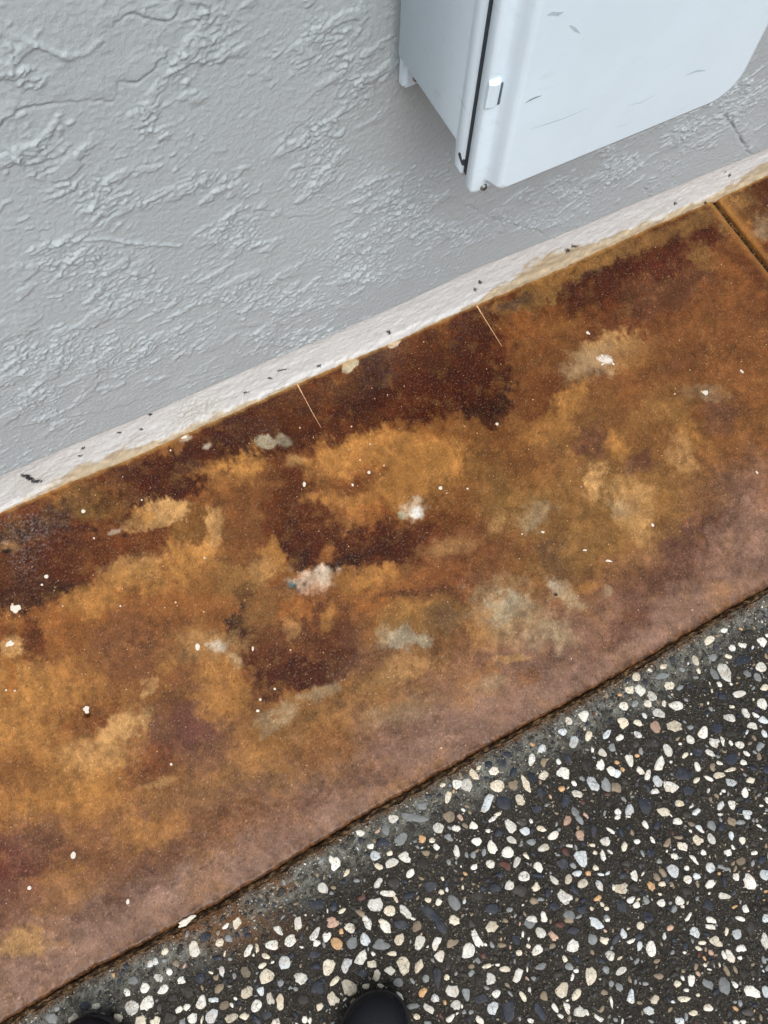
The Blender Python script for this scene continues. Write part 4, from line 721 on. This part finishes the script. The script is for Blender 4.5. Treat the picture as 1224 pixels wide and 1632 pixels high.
grit = mesh_obj('grit', V.reshape(-1, 3), F.tolist(), GR_M, pave)
grit.data.polygons.foreach_set('material_index', np.repeat(MI, 4).astype(np.int32)); grit['kind'] = 'stuff'

# ------------------------------------------------------------------ marks lying on the slab
M_DROP = simple('white_paint_drop', (214, 206, 192), 0.45, 0.08, 200)
M_DROP2 = simple('tan_drop', (198, 166, 130), 0.5, 0.2, 200)
M_HAIR = simple('pale_crack_fill', (216, 172, 128), 0.6, 0.25, 120)
def blob(name, px, py, rx, ry, an, mat, parent, rag=.12, h=0.0007, n=14, surf=0.0009, rot=0):
    cx, cy = ground(px, py, 0); q = 1.03 / 1000
    a0 = -math.radians(an) - 0.47
    vs = []
    for k, z in ((1.0, -0.002), (1.0, h * .5), (.7, h)):
        for i in range(n):
            t = 2 * math.pi * i / n
            rr = 1 + rag * math.sin(3 * t + px) + rag * .8 * math.sin(5 * t + py) + (rag * .5 * math.sin(9 * t))
            u, v = rr * k * rx * q * math.cos(t), rr * k * ry * q * math.sin(t)
            vs.append((cx + u * math.cos(a0) - v * math.sin(a0), cy + u * math.sin(a0) + v * math.cos(a0), surf + z))
    fs = [(k * n + i, k * n + (i + 1) % n, (k + 1) * n + (i + 1) % n, (k + 1) * n + i) for k in range(2) for i in range(n)]
    fs.append(tuple(2 * n + i for i in range(n)))
    return mesh_obj(name, vs, fs, mat, parent, smooth=False)
DROPS = [(25,970,8,6,0),(20,963,2,2,0),(16,1026,6,4,-15),(74,919,3.2,3,0),(67,932,2.2,2,0),(133,815,3.2,3,0),(968,574,8,4.5,10),(960,567,3,1.6,40),(977,580,3,1.5,50),(960,581,3,1.4,-20),(1124,626,4.8,4.4,0),(1118,624,2.2,2,0),
 (1075,628,2,2,0),(792,676,2.6,2.6,0),(702,778,3.2,3,0),(712,786,1.6,1.6,0),(745,779,2.2,1.8,0),(315,1031,3.4,5.5,-10),(138,1131,4,5.5,-20),(937,531,4,2.4,40),(588,753,2.6,2.6,0),(574,733,2.2,2.2,0),(562,773,1.8,2.6,-20),(485,772,2.4,4.4,0),
 (612,742,2,2,0),(590,708,2.4,2,0),(560,680,2,2,0),(478,682,1.8,1.6,0),(272,718,1.6,2,0),(226,797,1.8,1.8,0),(326,889,1.8,1.8,0),(325,975,1.8,1.8,0),(273,1218,2.2,2.2,0),(415,1115,2.4,2.4,0),(411,1133,2.6,2,0),(438,1098,2.2,2.2,0),(463,1036,1.8,1.8,0),
 (403,1034,1.6,3.6,0),(117,1363,3.4,4.6,0),(204,1437,2.2,3.4,0),(47,1415,2.6,2.6,0),(1182,592,1.8,4,-40),(865,848,3,1.6,20),(932,877,3.4,1.4,0),(970,894,5,1.6,10),(1040,837,2.2,3,-20),(832,851,1.6,1.6,0),(926,776,1.4,1.4,0),(1103,972,1.6,1.6,0),(703,1192,2,2,0),(1206,753,3,1.4,60),(150,858,1.8,1.8,0),(280,960,2,2,0),(192,966,1.8,1.8,0),(100,966,1.6,1.6,0),(10,1100,1.8,1.8,0),(24,1101,1.8,1.8,0),(228,1148,1.6,1.6,0),(294,697,5,2.4,-25)]
for (a_, b_, c_, d_, e_) in DROPS:
    tiny = max(c_, d_) < 2.5
    blob('paint_drop', a_, b_, c_ * (.8 if tiny else 1), d_ * (.8 if tiny else 1), e_, M_DROP2 if tiny and (a_ + b_) % 3 else M_DROP, slab, rag=.04 if c_ < 4 else .15, n=18, h=.0004)
for pts in ([(760,488),(772,508),(787,532),(800,553)], [(474,613),(484,632),(499,660),(512,682)]):
    vs = []; 
    for i, (a_, b_) in enumerate(pts):
        x, y = ground(a_, b_, 0); wd = [0.0016, 0.0007, 0.0006, 0.0003][i]
        vs += [(x - wd, y, -0.001), (x - wd * .6, y, 0.0020), (x + wd * .6, y, 0.0020), (x + wd, y, -0.001)]
    fs = [(4 * i + j, 4 * i + j + 1, 4 * i + j + 5, 4 * i + j + 4) for i in range(3) for j in range(3)]
    mesh_obj('crack_fill', vs, fs, M_HAIR, slab)
# crumbs
V = []; F = []; off = 0
for _ in range(520):
    px = rs.uniform(0, 1224); py = rs.uniform(300, 1620)
    x, y = ground(px, py, 0)
    if not (float(edge_y(np.array([x]))[0]) + 0.012 < y < 0.69) or abs(x - JX) < .01: continue
    r = rs.uniform(0.0005, 0.0013); n = 5
    a0 = rs.uniform(0, 6)
    for k in range(n): V.append((x + r * math.cos(a0 + k * 1.2566) * rs.uniform(.7, 1.3), y + r * math.sin(a0 + k * 1.2566) * rs.uniform(.7, 1.3), 0.0002))
    V.append((x, y, 0.0013 + r * .7)); F += [(off + k, off + (k + 1) % n, off + n) for k in range(n)]; off += n + 1
cr = mesh_obj('paint_specks', V, F, simple('pale_speck', (214, 180, 140), .6, .2, 90), slab); cr['kind'] = 'stuff'
blob('white_chip', 297, 1468, 13, 4, -33, M_DROP, slab, rag=.14, h=.0022, surf=-.001)

# ------------------------------------------------------------------ meter box on the wall
def mat_box():
    n = N('pale_enamel', 0.38, 0.5)
    c = lin((216, 232, 243))
    big = n.noise(9, 4, 0.6)
    col = n.mix(n.mr(big, 0.35, 0.7), tuple(c), tuple(c * 0.93))
    sm = n.noise(38, 5, 0.7, n.mapping((0.5, 1, 2.4), (0, math.radians(18), 0)), 0.6)
    col = n.mix(n.mr(sm, 0.60, 0.74, 0, 0.35), col, tuple(c * 0.62))
    sc = n.noise(120, 3, 0.7, n.mapping((0.35, 1, 3.5), (0, math.radians(22), 0)))
    col = n.mix(n.mr(sc, 0.69, 0.76, 0, 0.4), col, tuple(c * 0.5))
    n.color(col)
    n.l(n.mr(big, .3, .7, .3, .46), n.b.inputs['Roughness'])
    n.bump(n.noise(220, 3), 0.0004, 0.4)
    return n.m
M_BOX = mat_box()
M_GASKET = simple('black_rubber', (46, 52, 58), .7, .2, 100)
M_STEEL = simple('dull_steel', (150, 152, 150), .35, .2, 300, metal=.9)
M_SCUFF = simple('grey_scuff', (120, 130, 136), .6, .15, 200)
box = bpy.data.objects.new('meter_box', None); box.location = (0.39, YW, 0.577); COL.objects.link(box)
tag(box, 'pale blue-grey metal utility box with a raised door, hung on the grey stucco wall', 'utility box')
BX0, BX1, BZ1 = 0.388, 0.737, 1.08
def rrect(x0, x1, z0, z1, radii, y, n=8):
    """rounded rectangle in the wall plane, radii: bottom-left, bottom-right, top-right, top-left"""
    pts = []
    for (cx, cz, sx, sz, r, a0) in ((x0, z0, 1, 1, radii[0], math.pi), (x1, z0, -1, 1, radii[1], 1.5 * math.pi), (x1, z1, -1, -1, radii[2], 0), (x0, z1, 1, -1, radii[3], .5 * math.pi)):
        for i in range(n + 1):
            t = a0 + i / n * math.pi / 2
            pts.append((cx + sx * r + r * math.cos(t), y, cz + sz * r + r * math.sin(t)))
    return pts
def loft(name, rings, mat, parent, cap0=True, cap1=True, smooth=True):
    n = len(rings[0]); vs = [p for r in rings for p in r]; L = len(parent_off := (0, 0, 0))
    vs = [(x - parent.location.x, y - parent.location.y, z - parent.location.z) for x, y, z in vs]
    fs = [(k * n + i, k * n + (i + 1) % n, (k + 1) * n + (i + 1) % n, (k + 1) * n + i) for k in range(len(rings) - 1) for i in range(n)]
    if cap0: fs.append(tuple(range(n))[::-1])
    if cap1: fs.append(tuple((len(rings) - 1) * n + i for i in range(n)))
    o = mesh_obj(name, vs, fs, mat, parent, smooth=False)
    if smooth:
        sm = [len(p.vertices) == 4 for p in o.data.polygons]; o.data.polygons.foreach_set('use_smooth', sm)
    import bmesh
    bm = bmesh.new(); bm.from_mesh(o.data); bmesh.ops.recalc_face_normals(bm, faces=bm.faces); bm.to_mesh(o.data); bm.free()
    return o
def ring(inset, d, rad, zb=0.0, x0=BX0, x1=BX1, z0=0.577, z1=BZ1):
    if isinstance(rad, (int, float)): rad = (rad,) * 4
    return rrect(x0 + inset, x1 - inset, z0 + inset + zb, z1 - inset, rad, YW - d)
# body: deep tray with a lip at its mouth
loft('body', [ring(0, .024, .008, .040), ring(0, .150, .008, .038), ring(0.0, .152, .008, .036), ring(0, .1545, .008, .012), ring(0, .156, .008, .006), ring(0, .1680, .008, .006), ring(.004, .169, .006, .006)], M_BOX, box)
# seal between body and door
loft('gasket', [ring(.0030, .1645, .006, .006), ring(.0030, .1785, .006, .006)], M_GASKET, box)
# door with rolled edge and raised panel
door = loft('door', [ring(.003, .1765, .006), ring(0.0, .1790, .008), ring(0, .1885, .008), ring(.0015, .1908, .007), ring(.0045, .1918, .006), ring(.0100, .1918, .006), ring(.0130, .1924, .010),
     ring(.0155, .1945, (.008, .022, .02, .02), -.001), ring(.0180, .2010, (.008, .028, .03, .03), -.0035), ring(.0200, .2070, (.008, .031, .036, .036), -.005), ring(.0225, .2100, (.009, .033, .038, .038), -.0065), ring(.0265, .2114, (.008, .031, .036, .036), -.0065)], M_BOX, box)
def part_box(name, cx, cy, cz, sx, sy, sz, mat, parent, bev=.001, rotz=0, origin=None, roty=0):
    import bmesh
    bm = bmesh.new(); bmesh.ops.create_cube(bm, size=1)
    for v in bm.verts: v.co = Vector((v.co.x * sx, v.co.y * sy, v.co.z * sz))
    bmesh.ops.bevel(bm, geom=list(bm.edges), offset=bev, segments=2, affect='EDGES')
    me = bpy.data.meshes.new(name); bm.to_mesh(me); bm.free(); me.materials.append(mat)
    o = link(bpy.data.objects.new(name, me), parent); org = origin or parent.location
    o.location = (cx - org[0], cy - org[1], cz - org[2]); o.rotation_euler = (0, roty, rotz); return o
B0 = tuple(box.location)
def screw(cx, cy, cz, r, parent, origin):
    import bmesh
    bm = bmesh.new(); bmesh.ops.create_cone(bm, segments=16, radius1=r, radius2=r * .75, depth=r * .7, cap_ends=True)
    me = bpy.data.meshes.new('screw'); bm.to_mesh(me); bm.free(); me.materials.append(M_STEEL)
    o = link(bpy.data.objects.new('screw', me), parent); o.location = (cx - origin[0], cy - origin[1], cz - origin[2]); o.rotation_euler = (math.pi / 2, 0, 0)
    sl = part_box('screw_slot', 0, 0, r * .36, r * 1.3, r * .28, r * .1, M_GASKET, o, .0001, origin=(0, 0, 0)); sl.rotation_euler = (0, 0, .6)
    return o
screw(0.4035, YW - .1935, 0.5845, .0042, box, B0)
# latch: small folded catch on the door's left flange
lx, lz = wallpt(786, 155, YW - .197)
vs = []
prof = [(-.004, 0), (-.004, .0035), (.000, .0070), (.0050, .0075), (.0085, .0045), (.0085, 0)]
for zz, sc_ in ((-.017, .2), (-.014, .55), (.012, .75), (.015, .2)):
    for (u, d) in prof: vs.append((lx + u - B0[0], YW - .1912 - d * sc_ - B0[1], lz + zz - B0[2]))
n = 6; fs = [(k * n + i, k * n + (i + 1) % n, (k + 1) * n + (i + 1) % n, (k + 1) * n + i) for k in range(3) for i in range(n)] + [tuple(range(n)), tuple(18 + i for i in range(n))[::-1]]
latch = mesh_obj('latch', vs, fs, M_BOX, box)
part_box('latch_cavity_shade', lx + .0105, YW - .1925, lz - .003, .0035, .003, .026, simple('slot_shade', (92, 100, 106), .6), box, .0008)  # dark plate standing in for the shade inside the latch cavity
# mounting lug behind the lower left corner
lug = part_box('mounting_lug', 0.411, YW - .012, 0.592, .024, .016, .050, M_BOX, box, .004)
screw(0.414, YW - .0215, 0.580, .0045, box, B0)
part_box('mounting_lug', 0.715, YW - .013, 0.583, .026, .018, .060, M_BOX, box, .004)
# loose end of the seal poking out at the corner
part_box('seal_end', 0.3895, YW - .166, 0.6065, .004, .014, .006, M_GASKET, box, .001, rotz=.1).rotation_euler = (.9, 0, .2)
# scuffs on the door and side
def scuff(pts, y, wd, parent, axis_='y'):
    vs = []
    for i, (a_, b_) in enumerate(pts):
        w_ = wd * (0.25 if i in (0, len(pts) - 1) else 1)
        if axis_ == 'y':
            x, z = wallpt(a_, b_, y); vs += [(x - B0[0], y - .0003 - B0[1], z - w_ - B0[2]), (x - B0[0], y - .0003 - B0[1], z + w_ - B0[2])]
        else:
            r = ray(a_, b_); q = r * ((BX0 - .0004) / r[0]); vs += [(q[0] - B0[0], q[1] - w_ - B0[1], q[2] + CAM_H - B0[2]), (q[0] - B0[0], q[1] + w_ - B0[1], q[2] + CAM_H - B0[2])]
    fs = [(2 * i, 2 * i + 1, 2 * i + 3, 2 * i + 2) for i in range(len(pts) - 1)]
    mesh_obj('scuff', vs, fs, M_SCUFF, parent)
YP = YW - .2114
scuff([(837,164),(845,159),(854,155),(863,152)], YP, .0008, box)
M_SCUFF, M_KEEP = simple('faint_scuff', (176, 190, 200), .5, .1, 200), M_SCUFF
scuff([(872,24),(880,21),(890,22),(898,19)], YP, .0016, box)
scuff([(844,206),(872,197),(900,188),(936,172)], YP, .0005, box)
scuff([(908,40),(916,46),(924,52)], YP, .0018, box)
scuff([(1000,168),(1022,163),(1046,150)], YP, .0005, box)
scuff([(1092,120),(1110,113),(1124,112)], YP, .0012, box)
M_SCUFF = M_KEEP
scuff([(731,152),(736,162),(742,176)], 0, .0008, box, 'x')

# ------------------------------------------------------------------ the photographer's shoes
def mat_shoe():
    n = N('black_leather', 0.34, 0.5)
    f = n.noise(300, 4, .6)
    n.color(n.mix(n.mr(f, .3, .7), (0.003, 0.0035, 0.006), (0.006, 0.007, 0.011)))
    n.b.inputs['Specular IOR Level'].default_value = .2
    n.l(n.mr(n.noise(30, 3), .3, .7, .42, .6), n.b.inputs['Roughness'])
    n.bump(f, .0006, .6); return n.m
M_SHOE = mat_shoe(); M_SOLE = simple('black_rubber_sole', (24, 24, 26), .6, .2, 150); M_LACE = simple('black_lace', (18, 19, 22), .8, .3, 400); M_SOCK = simple('dark_sock', (22, 23, 28), .9, .25, 300)
def make_shoe(apex_px, heading, side):
    ax, ay = ground(apex_px[0], apex_px[1], 0.030)
    root = bpy.data.objects.new('shoe', None); COL.objects.link(root)
    g0 = PAVE_Z + 0.0015
    # local frame: +y to the toe, origin under the middle
    Ls = 0.29
    dx, dy = math.sin(heading), math.cos(heading)
    root.location = (ax - dx * (Ls / 2 - .004), ay - dy * (Ls / 2 - .004), g0); root.rotation_euler = (0, 0, -heading)
    ys = np.array([-.145, -.141, -.130, -.105, -.07, -.03, .01, .05, .085, .110, .127, .138, .1435, .145])
    hw = np.array([.006, .020, .030, .036, .036, .035, .038, .0475, .0505, .0460, .0370, .0250, .0120, .003])
    off = side * np.array([.0, .0, .0, 0, 0, .001, .003, .003, -.001, -.005, -.008, -.010, -.011, -.011])
    def section(k, rise, inset, ht, dome, n=18):
        pts = []
        for i in range(n):
            t = math.pi * i / (n - 1)
            c = math.cos(t); s = math.sin(t)
            x = (hw[k] - inset) * np.sign(c) * abs(c) ** .72; z = rise + ht * s ** dome
            pts.append((off[k] + x, ys[k], z))
        return pts
    # sole
    R0 = []; n = 18
    V = []; F = []
    for k in range(len(ys)):
        lift = .006 * max(0, (ys[k] - .08) / .065) ** 2
        for (ins, z) in ((.004, 0), (0, .003), (-.001, .012), (-.0005, .022)):
            V.append((off[k] - (hw[k] - ins if hw[k] > .006 else hw[k]), ys[k], z + lift)); V.append((off[k] + (hw[k] - ins if hw[k] > .006 else hw[k]), ys[k], z + lift))
    m_ = 8
    order = [0, 2, 4, 6, 7, 5, 3, 1]
    for k in range(len(ys) - 1):
        for i in range(m_):
            a, b = order[i], order[(i + 1) % m_]; F.append((k * m_ + a, k * m_ + b, (k + 1) * m_ + b, (k + 1) * m_ + a))
    F.append(tuple(order)); F.append(tuple((len(ys) - 1) * m_ + a for a in order[::-1]))
    sole = mesh_obj('sole', V, F, M_SOLE, root, smooth=True)
    # upper
    hts = np.array([.040, .070, .082, .084, .080, .072, .060, .046, .038, .034, .029, .022, .014, .006])
    V = []; F = []
    for k in range(len(ys)):
        lift = .006 * max(0, (ys[k] - .08) / .065) ** 2
        V += section(k, .018 + lift, .0025 if hw[k] > .01 else 0, hts[k] - 0.004, .55 if ys[k] > .03 else .8)
    for k in range(len(ys) - 1):
        for i in range(n - 1):
            # opening for the foot
            if 1 <= k <= 4 and 5 <= i <= 11: continue
            F.append((k * n + i, k * n + i + 1, (k + 1) * n + i + 1, (k + 1) * n + i))
    F.append(tuple(range(n))); F.append(tuple((len(ys) - 1) * n + i for i in range(n))[::-1])
    up = mesh_obj('upper', V, F, M_SHOE, root, smooth=True)
    md = up.modifiers.new('s', 'SUBSURF'); md.levels = 2; md.render_levels = 2
    # sock filling the opening
    V = []; F = []
    for k, (z, rx, ry, cy) in enumerate([(.03, .024, .055, -.085), (.07, .026, .052, -.085), (.095, .029, .046, -.088), (.130, .033, .042, -.090), (.150, .034, .043, -.090)]):
        for i in range(16): V.append((rx * math.cos(i * math.pi / 8), cy + ry * math.sin(i * math.pi / 8), z))
    for k in range(4):
        for i in range(16): F.append((k * 16 + i, k * 16 + (i + 1) % 16, (k + 1) * 16 + (i + 1) % 16, (k + 1) * 16 + i))
    F.append(tuple(64 + i for i in range(16)))
    mesh_obj('sock', V, F, M_SOCK, root, smooth=True)
    for j in range(5):
        y = .052 - j * .017; z = .018 + np.interp(y, ys, hts) - .001
        V = []; F = []
        for i in range(9):
            t = -1 + i / 4; x = .022 * t
            zz = z - .0075 * t * t + .0015; yy = y + .004 * t * (1 if j % 2 else -1)
            for (a, b) in ((-.0025, 0), (0, .0025), (.0025, 0), (0, -.001)): V.append((x + off[6], yy + a, zz + b))
        for i in range(8):
            for q in range(4): F.append((i * 4 + q, i * 4 + (q + 1) % 4, (i + 1) * 4 + (q + 1) % 4, (i + 1) * 4 + q))
        F.append((0, 1, 2, 3)); F.append((35, 34, 33, 32))
        mesh_obj('lace', V, F, M_LACE, root)
    # toe seam
    V = []; F = []
    for i in range(13):
        t = math.pi * (.12 + .76 * i / 12); c, s = math.cos(t), math.sin(t)
        x = (np.interp(.092, ys, hw) - .004) * np.sign(c) * abs(c) ** .72; z = .018 + .0335 * s ** .55 + .0012
        yq = .070 + .020 * s
        for (a, b) in ((-.0012, 0), (0, .0012), (.0012, 0)): V.append((x - side * .002, yq + a, z + b))
    for i in range(12):
        for q in range(2): F.append((i * 3 + q, i * 3 + q + 1, (i + 1) * 3 + q + 1, (i + 1) * 3 + q))
    mesh_obj('seam', V, F, M_LACE, root)
    return root
tag(make_shoe((592, 1587), math.radians(26), -1), 'black shoe with its toe at the bottom middle, standing on open pebbled pavement', 'shoe', 'shoes of the photographer')
tag(make_shoe((150, 1625), math.radians(22), 1), 'black shoe showing only its toe tip, nearest the rust-stained path edge', 'shoe', 'shoes of the photographer')
